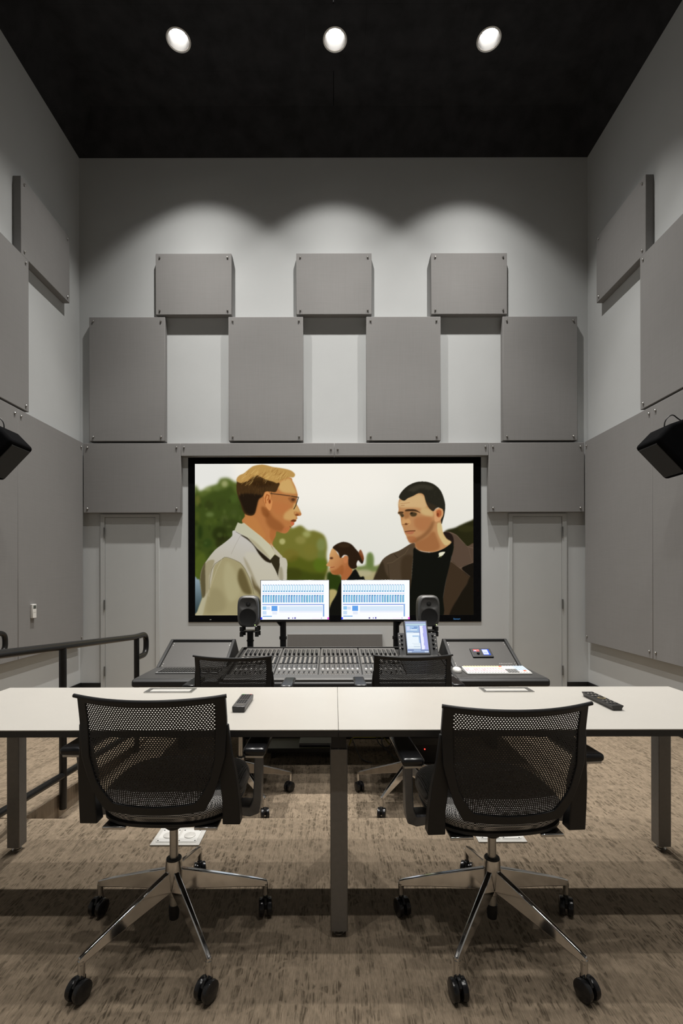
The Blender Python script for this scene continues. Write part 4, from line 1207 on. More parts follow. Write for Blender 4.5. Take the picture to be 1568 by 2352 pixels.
# ---------------------------------------------------------------- handrails beside the ramp
def bend(pts, r, n=6):
    out = [Vector(pts[0])]
    for a, b, c in zip(pts, pts[1:], pts[2:]):
        a, b, c = Vector(a), Vector(b), Vector(c)
        u, w = (a-b).normalized(), (c-b).normalized()
        k = min(r, (a-b).length*0.49, (c-b).length*0.49)
        p, q = b+u*k, b+w*k
        for i in range(n+1):
            t = i/n
            out.append(p*(1-t)**2+b*2*t*(1-t)+q*t*t)
    out.append(Vector(pts[-1]))
    return out
def handrail(X, y_end, label, posts):
    h = thing('handrail', label, 'handrail', (X, y_end-1.2, -0.16), 'black pipe handrails along the ramp')
    yp = y_end-0.215
    zt = 0.768
    YS = 2.15
    zat = lambda y: zt+(yp-y)*0.0735 if y > YS else zt+(yp-YS)*0.0735
    top = [(X, 1.30, zat(1.3)), (X, YS, zat(YS)), (X, yp-0.02, zt), (X, y_end-0.019, zt), (X, y_end-0.019, zt-0.170), (X, yp, zt-0.170)]
    MB().tube(bend(top, 0.075, 8), 0.0222, 16).build('top_rail', M['rail'], h)
    low = [(X, 1.30, zat(1.3)-0.755), (X, YS, zat(YS)-0.755), (X, yp, zt-0.755)]
    MB().tube(bend(low, 0.10), 0.0195, 14).build('lower_rail', M['rail'], h)
    for (y, zb_) in posts+[(yp, ZLOW+0.001)]:
        MB().cyl((X, y, zb_), (X, y, zat(y)-0.006), 0.0205, n=16).build('post', M['rail'], h)
handrail(-1.590, 4.100, 'black pipe handrail on the open side of the ramp', [(2.83, -0.105), (1.50, 0.0005)])
handrail(-2.850, 4.205, 'black pipe handrail along the left wall, mostly out of frame', [(2.83, -0.02), (1.50, 0.0005)])

# thermostat on the left wall panel
xw = XL+PT
th = thing('thermostat', 'small white wall thermostat with grey display', 'thermostat', (xw, 4.72, 0.85))
MB().box(xw+0.0003, xw+0.026, 4.692, 4.752, 0.846, 0.982).build('housing', M['white_plastic'], th, bevel=0.004)
MB().box(xw+0.0255, xw+0.0272, 4.700, 4.744, 0.938, 0.970).build('display', M['lcd'], th, bevel=0.001)
for k in range(3):
    MB().box(xw+0.0255, xw+0.0275, 4.703+k*0.014, 4.712+k*0.014, 0.902, 0.910).build('button', M['plate'], th, bevel=0.001)

# surround speakers hung on the side walls
def surround(left, label):
    sx = 1 if left else -1
    yc = 3.80
    xc, zc = sx*-2.675, 2.255
    sp = thing('surround_speaker', label, 'speaker', (XL if left else XR, yc, zc), 'black surround speakers on the side walls')
    # cabinet section in the XZ plane, pitched down towards the seats; the front baffle faces the room
    import_ = [(0.150, 0.185), (0.150, -0.175), (0.02, -0.205), (-0.150, -0.150), (-0.150, 0.130), (-0.02, 0.190)]
    a = R(44)
    def tw(u, w):
        x = u*math.cos(a)+w*math.sin(a)
        z = -u*math.sin(a)+w*math.cos(a)
        return (xc+sx*x, zc+z)
    prof = [tw(*p) for p in import_]
    MB().prism(prof, yc-0.14, yc+0.14, 'Y').build('cabinet', M['screen_black'], sp, bevel=0.028, seg=4)
    g = [tw(*p) for p in ((0.150, 0.155), (0.150, -0.150), (0.158, -0.145), (0.158, 0.150))]
    MB().prism(g, yc-0.11, yc+0.11, 'Y').build('grille', M['cone'], sp, bevel=0.003)
    bx, bz = tw(-0.14, 0.02)
    xwall = (XL+PT) if left else (XR-PT)
    MB().tube([(xwall+sx*0.006, yc, bz+0.06), (xwall+sx*0.10, yc, bz+0.06), (bx, yc, bz)], 0.016, 10).build('wall_arm', M['plastic'], sp)
    MB().box(min(xwall+sx*0.0005, xwall+sx*0.012), max(xwall+sx*0.0005, xwall+sx*0.012), yc-0.05, yc+0.05, bz-0.02, bz+0.14).build('wall_plate', M['plastic'], sp, bevel=0.003)
    px, pz = tw(-0.02, 0.19)
    cb = [(px-sx*0.02, yc-0.02, pz-0.01), (px-sx*0.01, yc-0.04, pz+0.05), (px-sx*0.06, yc-0.05, pz+0.10), (px-sx*0.14, yc-0.03, pz+0.05), (xwall+sx*0.006, yc-0.02, pz-0.02)]
    MB().tube(bend(cb, 0.05), 0.0045, 8).build('cable', M['cable'], sp)
surround(True, 'black surround speaker tilted down, hung on the left wall')
surround(False, 'black surround speaker tilted down, hung on the right wall')

# ---------------------------------------------------------------- mixing desk (furniture round the console)
desk = thing('mixing_desk', 'black studio desk with two angled rack wings around the mixing console', 'desk', (0.04, 3.8, ZLOW))
ZD = 0.545
def wing(xa, xb, tx0, tx1, side):
    # top board with a rounded front bumper
    prof = [(3.300, ZD-0.012), (3.312, ZD-0.002), (3.33, ZD), (4.36, ZD), (4.36, ZD-0.052), (3.33, ZD-0.054), (3.312, ZD-0.050), (3.300, ZD-0.040)]
    w = MB().prism([(3.345, ZD), (4.36, ZD), (4.36, ZD-0.050), (3.345, ZD-0.050)], xa, xb, 'X').build('wing_top', M['desk_top'], desk, bevel=0.003)
    MB().prism([(3.300, ZD-0.014), (3.308, ZD-0.004), (3.322, ZD+0.0005), (3.346, ZD+0.0005), (3.346, ZD-0.0545), (3.322, ZD-0.0545), (3.308, ZD-0.050), (3.300, ZD-0.040)], xa-0.002, xb+0.002, 'X').build('front_bumper', M['desk_black'], desk, bevel=0.012, seg=4)
    # sloped rack turret
    tri = [(3.752, ZD+0.0005), (4.098, 0.716), (4.125, 0.716), (4.300, ZD+0.0005)]
    for (a, b) in ((tx0, tx0+0.024), (tx1-0.024, tx1)):
        MB().prism(tri, a, b, 'X').build('turret_cheek', M['desk_black'], desk, bevel=0.004)
    MB().prism([(4.092, 0.690), (4.092, 0.7155), (4.128, 0.7155), (4.150, 0.690)], tx0+0.024, tx1-0.024, 'X').build('turret_top', M['desk_black'], desk, bevel=0.003)
    MB().prism([(4.150, 0.690), (4.140, 0.690), (4.286, ZD+0.001), (4.298, ZD+0.001)], tx0+0.024, tx1-0.024, 'X').build('turret_back', M['desk_black'], desk)
    n = Vector((0, -0.4725, 1)).normalized()
    P0, P1 = Vector((0, 3.772, 0.5475)), Vector((0, 4.088, 0.697))
    d = -n*0.004
    pr = [(P0.y+d.y, P0.z+d.z), (P1.y+d.y, P1.z+d.z), (P1.y-n.y*0.012, P1.z-n.z*0.012), (P0.y-n.y*0.012, P0.z-n.z*0.012)]
    rp = MB().prism(pr, tx0+0.025, tx1-0.025, 'X').build('rack_panel', M['rack'], desk, bevel=0.001)
    # seam of the blank panel's lowest unit and its screws
    for sx in (tx0+0.036, tx1-0.036):
        for t in (0.045, 0.12, 0.86, 0.95):
            q = P0+(P1-P0)*t+d
            sc_ = link(bpy.data.objects.new('rack_screw', rack_screw)); sc_.parent = rp
            sc_.location = Vector((sx, q.y, q.z))-offset_of(rp)
            sc_.rotation_euler = (math.atan(0.4725), 0, 0)
    return rp
rs = MB().lathe([(0.0001, 0.003), (0.004, 0.0025), (0.006, 0.0)], (0, 0, 0), 'Z', 10)
rack_screw = rs.mesh('rack_screw'); rack_screw.materials.append(M['steel'])
wing(-1.387, -0.800, -1.387, -0.842, -1)
rp_right = wing(0.850, 1.470, 0.915, 1.457, 1)
# deck between the wings, legs and beam
MB().box(-0.798, 0.848, 3.36, 4.40, ZD-0.060, ZD-0.030).build('deck', M['desk_black'], desk, bevel=0.003)
MB().prism([(3.300, ZD-0.030), (3.310, ZD-0.020), (3.345, ZD-0.020), (3.345, ZD-0.075), (3.310, ZD-0.075), (3.300, ZD-0.065)], -0.797, 0.847, 'X').build('front_bumper', M['desk_black'], desk, bevel=0.006, seg=3)
for x in (-1.25, -0.76, 0.80, 1.30):
    MB().box(x-0.03, x+0.03, 3.95, 4.30, ZLOW+0.001, ZD-0.055).build('leg', M['desk_black'], desk, bevel=0.004)
MB().box(-0.73, 0.77, 4.00, 4.06, -0.10, -0.04).build('cross_beam', M['desk_black'], desk, bevel=0.004)
arg = link(bpy.data.objects.new('maker_lettering', text_mesh('ARGOSY', 0.021, M['pale_print'], 0.0003))); arg.parent = rp_right
n = Vector((0, -0.4725, 1)).normalized()
q = Vector((1.345, 3.772, 0.5475))+(Vector((0, 4.088, 0.697))-Vector((0, 3.772, 0.5475)))*0.10-n*0.0035
arg.location = q-offset_of(rp_right); arg.rotation_euler = (math.atan(0.4725), 0, 0); arg.scale = (1.35, 1, 1)

# small controller set into the right-hand rack panel
ang = math.atan(0.4725)
rc = thing('rack_controller', 'small black controller with red and blue displays in right rack panel', 'controller', (1.192, 3.930, 0.6225))
mb = MB().box(-0.083, 0.083, -0.061, 0.061, -0.004, 0.007)
def slope_part(name, mb_, mat, parent, bevel=0.0):
    me = mb_.mesh(name); me.materials.append(mat)
    o = link(bpy.data.objects.new(name, me)); o.parent = parent; o.rotation_euler = (ang, 0, 0)
    if bevel:
        b = o.modifiers.new('bevel', 'BEVEL'); b.width, b.segments = bevel, 2
    return o
slope_part('bezel', mb, M['plastic'], rc, 0.003)
def lit(name, rects, mat, parent, place):
    """flat lit display made of coloured fields; rects = (u0,u1,v0,v1,(r,g,b)); place(u,v,h) gives a scene point"""
    me = bpy.data.meshes.new(name)
    vs_, fs_, cs = [], [], []
    off = offset_of(parent)
    for k, (u0, u1, v0, v1, col) in enumerate(rects):
        h = k*0.00003
        b = len(vs_)
        for (u, v) in ((u0, v0), (u1, v0), (u1, v1), (u0, v1)):
            vs_.append(Vector(place(u, v, h))-off); cs.append(tuple(s(*col))+(1,))
        fs_.append((b, b+1, b+2, b+3))
    me.from_pydata(vs_, [], fs_)
    a = me.color_attributes.new('picture', 'FLOAT_COLOR', 'POINT')
    a.data.foreach_set('color', np.array(cs, np.float32).ravel())
    me.materials.append(mat)
    o = link(bpy.data.objects.new(name, me)); o.parent = parent
    return o
def on_slope(u, v, h):
    y, z = v*math.cos(ang)-(0.0075+h)*math.sin(ang), v*math.sin(ang)+(0.0075+h)*math.cos(ang)
    return (1.192+u, 3.930+y, 0.6225+z)
lit('red_display', [(-0.062, -0.012, 0.012, 0.045, (225, 110, 110)), (-0.058, -0.035, 0.018, 0.032, (250, 235, 240)), (-0.060, -0.045, 0.012, 0.020, (120, 110, 200)), (-0.030, -0.014, 0.022, 0.040, (236, 150, 145))], M['monitor'], rc, on_slope)
lit('blue_display', [(0.008, 0.066, -0.038, 0.046, (60, 100, 230)), (0.010, 0.054, -0.030, 0.040, (235, 240, 255)), (0.018, 0.046, -0.015, 0.005, (200, 215, 250))], M['monitor'], rc, on_slope)
slope_part('knob', MB().lathe([(0.0001, 0.018), (0.010, 0.018), (0.013, 0.007), (0.0001, 0.007)], (-0.032, -0.018, 0), 'Z', 18), M['plastic_gloss'], rc)

# ---------------------------------------------------------------- the console itself
CY0, CY1 = 3.42, 4.10
SL = 0.1265
surf = lambda y: 0.556+SL*(y-CY0)
con = thing('mixing_console', 'grey mixing console with rows of white-capped faders and touch display', 'mixing console', (0.02, 3.7, ZD-0.03))
CX0, CX1 = -0.767, 0.832
MB().prism([(3.345, ZD-0.029), (3.345, surf(CY0)-0.012), (CY0, surf(CY0)-0.012), (CY1-0.01, surf(CY1)-0.012), (CY1+0.02, surf(CY1)-0.03), (CY1+0.02, ZD-0.029)], CX0, CX1, 'X').build('chassis', M['console_dark'], con, bevel=0.004)
MB().prism([(3.318, 0.522), (3.318, 0.541), (3.330, 0.5475), (CY0-0.002, surf(CY0)+0.001), (CY0-0.002, 0.540), (3.346, 0.522)], CX0, CX1, 'X').build('palm_rest', M['console_rest'], con, bevel=0.003)
for (a, b) in ((CX0-0.02, CX0), (CX1, CX1+0.018)):
    MB().prism([(3.335, ZD-0.029), (3.335, 0.548), (CY0, surf(CY0)+0.006), (CY1, surf(CY1)+0.008), (CY1+0.03, surf(CY1)-0.01), (CY1+0.03, ZD-0.029)], a, b, 'X').build('end_cheek', M['console_dark'], con, bevel=0.004)
MB().prism([(CY1-0.004, surf(CY1)-0.006), (CY1-0.004, surf(CY1)+0.010), (CY1+0.024, surf(CY1)+0.006), (CY1+0.024, surf(CY1)-0.03)], CX0, CX1, 'X').build('rear_rail', M['console_dark'], con, bevel=0.003)
tilt = math.atan(SL)
cap_me = MB().hexa([(-0.0075, -0.014, 0.004), (0.0075, -0.014, 0.004), (0.0075, 0.014, 0.004), (-0.0075, 0.014, 0.004)], [(-0.006, -0.009, 0.016), (0.006, -0.009, 0.016), (0.006, 0.009, 0.016), (-0.006, 0.009, 0.016)]).mesh('fader_cap'); cap_me.materials.append(M['cap'])
knob_me = MB().lathe([(0.0001, 0.020), (0.0065, 0.020), (0.0085, 0.004), (0.0095, 0.0), (0.0001, 0.0)], (0, 0, 0), 'Z', 14).mesh('rotary_knob'); knob_me.materials.append(M['plastic'])
def rot_box(mb_, x, y, hw, hl, h0, h1):
    """box lying on the sloped control surface"""
    n_ = Vector((0, -math.sin(tilt), math.cos(tilt)))
    u = Vector((0, math.cos(tilt), math.sin(tilt)))
    c_ = Vector((x, y, surf(y)))
    b = [c_+Vector((sx*hw, 0, 0))+u*(sy*hl)+n_*h0 for (sx, sy) in ((-1, -1), (1, -1), (1, 1), (-1, 1))]
    t = [c_+Vector((sx*hw, 0, 0))+u*(sy*hl)+n_*h1 for (sx, sy) in ((-1, -1), (1, -1), (1, 1), (-1, 1))]
    mb_.hexa(b, t)
edges = [-0.745, -0.432, -0.117, 0.196, 0.509]
rnd = random.Random(9)
for k in range(4):
    a, b = edges[k]+0.004, edges[k+1]-0.004
    g = MB().prism([(CY0+0.002, surf(CY0)-0.010), (CY0+0.002, surf(CY0)), (CY1-0.006, surf(CY1-0.006)), (CY1-0.006, surf(CY1)-0.012)], a, b, 'X').build('channel_module', M['console'], con, bevel=0.0015)
    pitch = (b-a-0.018)/8
    slots, pale, darkb, bars = MB(), MB(), MB(), MB()
    rot_box(bars, (a+b)/2, 3.664, (b-a)/2-0.004, 0.004, 0.0003, 0.003)
    rot_box(bars, (a+b)/2, 3.850, (b-a)/2-0.004, 0.004, 0.0003, 0.003)
    for i in range(8):
        x = a+0.009+pitch*(i+0.5)
        rot_box(slots, x, 3.545, 0.0022, 0.085, 0.0002, 0.0012)
        rot_box(slots, x+0.012, 3.60, 0.004, 0.040, 0.0002, 0.0015)
        for j in range(5):
            y = 3.690+j*0.032
            rot_box(pale, x-0.0095, y, 0.0068, 0.0105, 0.0003, 0.0045)
            rot_box(darkb, x+0.0085, y, 0.0072, 0.0120, 0.0003, 0.006)
        rot_box(darkb, x-0.006, 3.975, 0.0055, 0.070, 0.0003, 0.004)
        rot_box(slots, x+0.008, 3.975, 0.0030, 0.060, 0.0003, 0.003)
        for j in range(2):
            rot_box(pale, x+(j-0.5)*0.017, 3.435, 0.0035, 0.005, 0.0003, 0.004)
        rot_box(darkb, x, 3.460, 0.006, 0.008, 0.0003, 0.004)
        fy = 3.506+rnd.uniform(-0.003, 0.003)
        fc = link(bpy.data.objects.new('fader_cap', cap_me)); fc.parent = g
        fc.location = Vector((x, fy, surf(fy)))-offset_of(g); fc.rotation_euler = (tilt, 0, 0)
        kb = link(bpy.data.objects.new('rotary_knob', knob_me)); kb.parent = g
        kb.location = Vector((x+0.004, 3.885, surf(3.885)))-offset_of(g); kb.rotation_euler = (tilt, 0, 0)
    for nm, m_, mt in (('slots', slots, 'plastic'), ('pale_buttons', pale, 'button'), ('dark_buttons', darkb, 'plastic'), ('divider_bars', bars, 'console_dark')):
        m_.build(nm, M[mt], g)['kind'] = 'stuff'
# master section with the tilted touch display
MB().prism([(CY0+0.002, surf(CY0)-0.010), (CY0+0.002, surf(CY0)), (3.89, surf(3.89)), (3.89, surf(3.89)-0.012)], 0.512, 0.826, 'X').build('master_module', M['console_dark'], con, bevel=0.002)
Pb, Pt = Vector((0, 3.895, 0.612)), Vector((0, 4.052, 0.868))
dv = (Pt-Pb); Ld = dv.length; dv.normalize()
nv = Vector((0, -dv.z, dv.y))
def onp(x, t, h):
    q_ = Pb+dv*t+nv*h
    return (x, q_.y, q_.z)
def plate(name, xa, xb, t0, t1, h0, h1, mat, parent, bevel=0.003):
    return MB().hexa([onp(xa, t0, h0), onp(xb, t0, h0), onp(xb, t1, h0), onp(xa, t1, h0)], [onp(xa, t0, h1), onp(xb, t0, h1), onp(xb, t1, h1), onp(xa, t1, h1)]).build(name, mat, parent, bevel=bevel)
kp = plate('knob_panel', 0.522, 0.838, -0.005, 0.200, -0.035, -0.002, M['plastic'], con)
bz = plate('display_bezel', 0.578, 0.772, 0.0, Ld+0.006, -0.030, 0.010, M['plastic'], con, 0.005)
for sx in (0.5505, 0.8055):
    for j in range(4):
        q_ = onp(sx, 0.062+j*0.037, -0.002)
        kb = link(bpy.data.objects.new('rotary_knob', knob_me)); kb.parent = kp
        kb.location = Vector(q_)-offset_of(kp); kb.rotation_euler = (math.acos(dv.y), 0, 0)
        x_ = sx+(-0.019 if sx < 0.7 else 0.019)
        plate('lit_button', x_-0.0035, x_+0.0035, 0.056+j*0.037, 0.068+j*0.037, -0.002, 0.002, M['button'], kp, 0.0)
B1, B2, W1, P1_ = (150, 170, 205), (178, 205, 238), (236, 246, 253), (176, 178, 238)
rects = [(0, 1, 0, 1, B1), (0, 1, .93, 1, (140, 152, 195)), (0.02, .98, .94, .98, (178, 186, 214)), (.02, .98, .875, .925, (190, 218, 228)), (.02, .64, .66, .86, (165, 195, 230)), (.05, .2, .70, .84, (205, 216, 244)), (.22, .55, .71, .74, W1), (.3, .55, .76, .78, (110, 140, 200)), (.40, .58, .80, .825, (95, 125, 185)),
         (.02, .64, .12, .63, W1), (.04, .35, .60, .64, (225, 240, 250)), (.04, .6, .555, .59, (240, 248, 255)), (.3, .64, .50, .54, (170, 200, 232)), (.58, .64, .3, .54, B2), (.25, .62, .28, .29, (205, 218, 228)), (.3, .62, .235, .245, (195, 210, 224)), (.02, .6, .17, .18, (200, 214, 226)), (.32, .62, .18, .19, (150, 178, 205)),
         (.665, .99, .10, .86, P1_), (.68, .80, .10, .83, (240, 242, 254)), (.68, .84, .83, .86, (236, 238, 252)), (.80, .84, .12, .22, (232, 234, 252)), (.80, .82, .3, .5, (226, 230, 250)), (.80, .83, .62, .8, (230, 232, 250)), (.64, .665, .10, .87, (110, 128, 178)), (0, 1, .06, .09, (128, 140, 186)), (.3, .62, .065, .085, (190, 215, 240)), (.02, .2, .01, .04, (210, 225, 245)), (.8, .98, .01, .04, (220, 230, 250))]
tx0, tx1, tt0, tt1 = 0.587, 0.760, 0.018, Ld-0.004
lit('touch_display', rects, M['touch'], con, lambda u, v, h: onp(tx0+(tx1-tx0)*u, tt0+(tt1-tt0)*v, 0.0106+h))

# ---------------------------------------------------------------- computer monitors on poles
def monitor(cx, pole_x, label):
    yf = 4.20
    m = thing('computer_monitor', label, 'monitor', (pole_x, 4.30, ZD-0.03), 'twin computer monitors on the desk')
    w, z0, z1 = 0.601, 0.874, 1.214
    MB().box(cx-w/2, cx+w/2, yf, yf+0.035, z0-0.020, z1+0.004).build('monitor_body', M['plastic_gloss'], m, bevel=0.004)
    W_, C1, C2, C3, Bl = (250, 252, 255), (140, 200, 228), (96, 165, 208), (70, 130, 190), (120, 165, 225)
    rc_ = [(0.004, .996, 0.0, 1.0, W_)]
    for i in range(24):
        u = 0.028+i*0.0375
        r1, r2 = random.Random(i*7+1), random.Random(i*3+5)
        rc_ += [(u, u+0.028, .705, .885, (160, 212, 238)), (u+0.004, u+0.022, .725, .87, (244, 250, 254)), (u+0.020, u+0.0285, .70, .88, C1), (u, u+0.018, .875, .892, (150, 160, 200)), (u+0.004, u+0.020, .712, .735, C3)]
        rc_ += [(u, u+0.0275, .435, .625, r1.choice([C1, (158, 198, 232), (128, 196, 216)])), (u, u+0.010, .44, .60, r2.choice([C2, (110, 160, 215), C3])), (u, u+0.0275, .60, .626, r2.choice([C2, C3]))]
    rc_ += [(.025, .925, .66, .675, (214, 206, 236)), (.025, .93, .372, .395, (124, 150, 220)), (.908, .928, .075, .395, (140, 176, 226)),
            (.03, .085, .25, .34, (150, 202, 240)), (.09, .14, .25, .33, (210, 224, 246)), (.16, .245, .22, .35, (100, 162, 234)), (.03, .085, .13, .22, (200, 222, 246)), (.03, .165, .075, .095, (96, 160, 220)),
            (.27, .90, .22, .34, (214, 230, 246)), (.27, .90, .18, .22, (234, 238, 250)), (.17, .24, .13, .20, (228, 234, 248)), (.40, .42, .018, .055, (70, 60, 130)), (.46, .474, .02, .055, (130, 120, 200)), (.492, .512, .018, .06, (80, 70, 170)),
            (.75, .86, .03, .036, (250, 200, 240)), (.88, .89, .02, .05, (170, 150, 210)), (.002, .024, .004, .06, (40, 60, 250)), (.972, .997, .004, .058, (246, 90, 230))]
    lit('display', rc_, M['monitor'], m, lambda u, v, h: (cx-w/2+0.003+(w-0.006)*u, yf-0.0006-h, z0+(z1-z0)*v))
    MB().cyl((pole_x, 4.30, ZD-0.029), (pole_x, 4.30, 0.90), 0.027, n=20).build('pole', M['plastic'], m)
    MB().cyl((pole_x, 4.30, 0.690), (pole_x, 4.30, 0.716), 0.034, n=20).build('pole_clamp', M['plastic'], m)
    MB().cyl((pole_x, 4.30, 0.85), (pole_x, 4.30, 0.875), 0.034, n=20).build('pole_clamp', M['plastic'], m)
    MB().tube([(pole_x, 4.295, 0.80), (pole_x+(cx-pole_x)*0.2-0.10*(1 if cx < 0 else -1), 4.27, 0.88), (cx, 4.262, 1.00)], 0.017, 10).build('arm', M['plastic'], m)
    MB().box(cx-0.06, cx+0.06, yf+0.034, 4.275, 0.96, 1.08).build('mount_plate', M['plastic'], m, bevel=0.003)
    return m
monitor(-0.344, -0.458, 'computer monitor with pale blue channel strips, left of the pair')
monitor(0.355, 0.547, 'computer monitor with pale blue channel strips, right of the pair')

# ---------------------------------------------------------------- near-field loudspeakers
def desk_speaker(cx, turn, label, stand_label):
    z0, h, w, d, yf = 0.811, 0.272, 0.190, 0.165, 4.160
    zc = z0+h/2
    sp = thing('studio_speaker', label, 'speaker', (cx, yf+0.08, z0), 'small studio speakers either side of the monitors')
    # rounded cabinet: superellipse rings from front to back
    prof = [(0.80, 0.0), (0.92, 0.006), (0.985, 0.020), (1.0, 0.045), (1.0, 0.09), (0.95, 0.13), (0.85, 0.155), (0.72, 0.165)]
    n = 56
    def ring(k, dy, shrink=0.0):
        pts = []
        for i in range(n):
            a = 2*math.pi*i/n
            ca, sa = math.cos(a), math.sin(a)
            p = 5.0
            rr = (abs(ca)**p+abs(sa)**p)**(-1/p)
            z = rr*sa
            x = rr*ca*(1-0.10*z*z*abs(z))
            kk = 1-(1-k)*w/h
            pts.append((cx+x*w/2*k, yf+dy, zc+z*h/2*kk))
        return pts
    mb = MB()
    vs_ = [p for (k, dy) in prof for p in ring(k, dy)]
    m = len(prof)
    fs_ = [(r*n+i, r*n+(i+1) % n, (r+1)*n+(i+1) % n, (r+1)*n+i) for r in range(m-1) for i in range(n)]
    fs_.append(tuple((m-1)*n+i for i in range(n)))
    # front baffle: the first ring filled by a dished height field
    def dish(x, z):
        y = 0.0
        rt = math.hypot((x-cx)/0.085, (z-(zc+0.062))/0.060)
        if rt < 1: y += 0.022*(1-rt*rt)
        rw = math.hypot(x-cx, z-(zc-0.048))/0.072
        if rw < 1: y += 0.012*(1-rw**6)
        return y
    base = 0
    K = 14
    prev = list(range(n))
    for j in range(1, K):
        t = 1-j/K
        b = len(vs_)
        for i in range(n):
            p = vs_[i]
            x, z = cx+(p[0]-cx)*t, zc+(p[2]-zc)*t
            vs_.append((x, yf+dish(x, z)-0.002*(1-t), z))
        cur = list(range(b, b+n))
        fs_ += [(prev[i], prev[(i+1) % n], cur[(i+1) % n], cur[i]) for i in range(n)]
        prev = cur
    vs_.append((cx, yf+dish(cx, zc)-0.002, zc))
    fs_ += [(prev[i], prev[(i+1) % n], len(vs_)-1) for i in range(n)]
    mb.add(vs_, fs_).build('cabinet', M['speaker'], sp, smooth=50)
    cw = (cx, yf, zc-0.048)
    MB().lathe([(0.069, -0.0015), (0.072, -0.003), (0.072, 0.004), (0.064, 0.006), (0.040, 0.016), (0.022, 0.021), (0.0001, 0.021), (0.0001, 0.024), (0.070, 0.024)], cw, 'Y', 40).build('woofer', M['cone'], sp)
    MB().lathe([(0.0001, 0.006), (0.010, 0.009), (0.018, 0.015), (0.021, 0.020), (0.0001, 0.021)], (cx, yf, zc-0.056), 'Y', 24).build('dust_cap', M['cap_metal'], sp)
    ct = (cx, yf+0.015, zc+0.062)
    MB().lathe([(0.016, -0.001), (0.020, 0.001), (0.020, 0.010), (0.0001, 0.010), (0.0001, 0.006), (0.014, 0.006)], ct, 'Y', 28).build('tweeter_surround', M['cone'], sp)
    MB().lathe([(0.0001, -0.004), (0.006, -0.002), (0.010, 0.003), (0.010, 0.007), (0.0001, 0.007)], ct, 'Y', 20).build('tweeter', M['cap_metal'], sp)
    MB().lathe([(0.0001, -0.004), (0.0032, -0.002), (0.0034, 0.004), (0.0001, 0.004)], (cx+0.062, yf+0.002, zc-0.117), 'Y', 10).build('power_light', M['led_green'], sp)
    sp.rotation_euler.z = turn
    st = thing('speaker_stand', stand_label, 'stand', (cx+0.004, 4.245, ZD-0.03), 'pole stands under the studio speakers')
    px, py = cx+0.004, 4.245
    MB().cyl((px, py, ZD-0.029), (px, py, 0.765), 0.0275, n=20).build('pole', M['plastic'], st)
    MB().cyl((px, py, 0.680), (px, py, 0.692), 0.032, n=20).build('pole_ring', M['plastic'], st)
    MB().box(px-0.075, px+0.075, py-0.075, py+0.075, 0.765, 0.775).build('tray', M['plastic'], st, bevel=0.003)
    MB().lathe([(0.0001, 0.0), (0.030, 0.0), (0.045, 0.006), (0.046, 0.010), (0.0001, 0.010)], (px, py-0.06, 0.775), 'Z', 20).build('yoke', M['grey_metal'], st)
    for (ax, ay) in ((-1, -1), (1, -1), (-1, 1), (1, 1)):
        x, y = px+ax*0.066, py+ay*0.055
        MB().cyl((x, y, 0.7755), (x, y, 0.8105), 0.0165, n=16).build('isolator_foot', M['cone'], st)
        MB().cyl((x, y, 0.728), (x, y, 0.7645), 0.0165, n=16).build('isolator_foot', M['cone'], st)
desk_speaker(-0.744, R(-2), 'small grey studio speaker on pole, left of the twin monitors', 'black pole stand with rubber feet under the left studio speaker')
desk_speaker(0.812, R(2), 'small grey studio speaker on pole, right of the twin monitors', 'black pole stand with rubber feet under the right studio speaker')

# ---------------------------------------------------------------- keyboards and mouse
kbd = thing('keyboard', 'black-keyed keyboard in a grey frame set on the left desk wing', 'keyboard', (-1.075, 3.585, ZD))
MB().box(-1.300, -0.850, 3.500, 3.665, ZD+0.0008, ZD+0.010).build('keyboard_frame', M['grey_key'], kbd, bevel=0.003)
keys, leg_ = MB(), MB()
for r in range(6):
    for i in range(21):
        x, y = -1.285+i*0.0208, 3.512+r*0.0245
        keys.box(x, x+0.0165, y, y+0.019, ZD+0.0101, ZD+0.0155)
        leg_.box(x+0.005, x+0.009, y+0.008, y+0.0125, ZD+0.0156, ZD+0.0160)
keys.build('keys', M['key_dark'], kbd)['kind'] = 'stuff'
leg_.build('key_legends', M['key_light'], kbd)['kind'] = 'stuff'

kb2 = thing('editing_keyboard', 'white keyboard with pastel coloured keys on the right desk wing', 'keyboard', (1.180, 3.535, ZD))
def kz(y): return ZD+0.012+(y-3.450)*0.10
MB().hexa([(0.950, 3.450, ZD+0.0008), (1.410, 3.450, ZD+0.0008), (1.410, 3.625, ZD+0.0008), (0.950, 3.625, ZD+0.0008)], [(0.950, 3.450, kz(3.450)), (1.410, 3.450, kz(3.450)), (1.410, 3.625, kz(3.625)), (0.950, 3.625, kz(3.625))]).build('keyboard_case', M['white_plastic'], kb2, bevel=0.003)
groups = {}
rk = random.Random(3)
for r in range(6):
    for i in range(22):
        x, y = 0.958+i*0.0204, 3.457+r*0.0270
        if i < 14:
            c_ = ['white_key', 'pink_key', 'white_key', 'pink_key', 'white_key', 'yellow_key'][r]
            if r in (1, 2, 3) and rk.random() < 0.35: c_ = rk.choice(['white_key', 'yellow_key', 'pink_key'])
            if r == 5 and i == 13: c_ = 'red_key'
        elif i < 18: c_ = 'white_key' if r > 2 else 'grey_key'
        else: c_ = 'blue_key' if r > 1 else ('red_key' if (i == 20 and r == 1) else 'white_key')
        groups.setdefault(c_, MB()).hexa([(x, y, kz(y)-0.001), (x+0.0175, y, kz(y)-0.001), (x+0.0175, y+0.0225, kz(y)+0.001), (x, y+0.0225, kz(y)+0.001)],
                                         [(x+0.001, y+0.001, kz(y)+0.005), (x+0.0165, y+0.001, kz(y)+0.005), (x+0.0165, y+0.0215, kz(y)+0.007), (x+0.001, y+0.0215, kz(y)+0.007)])
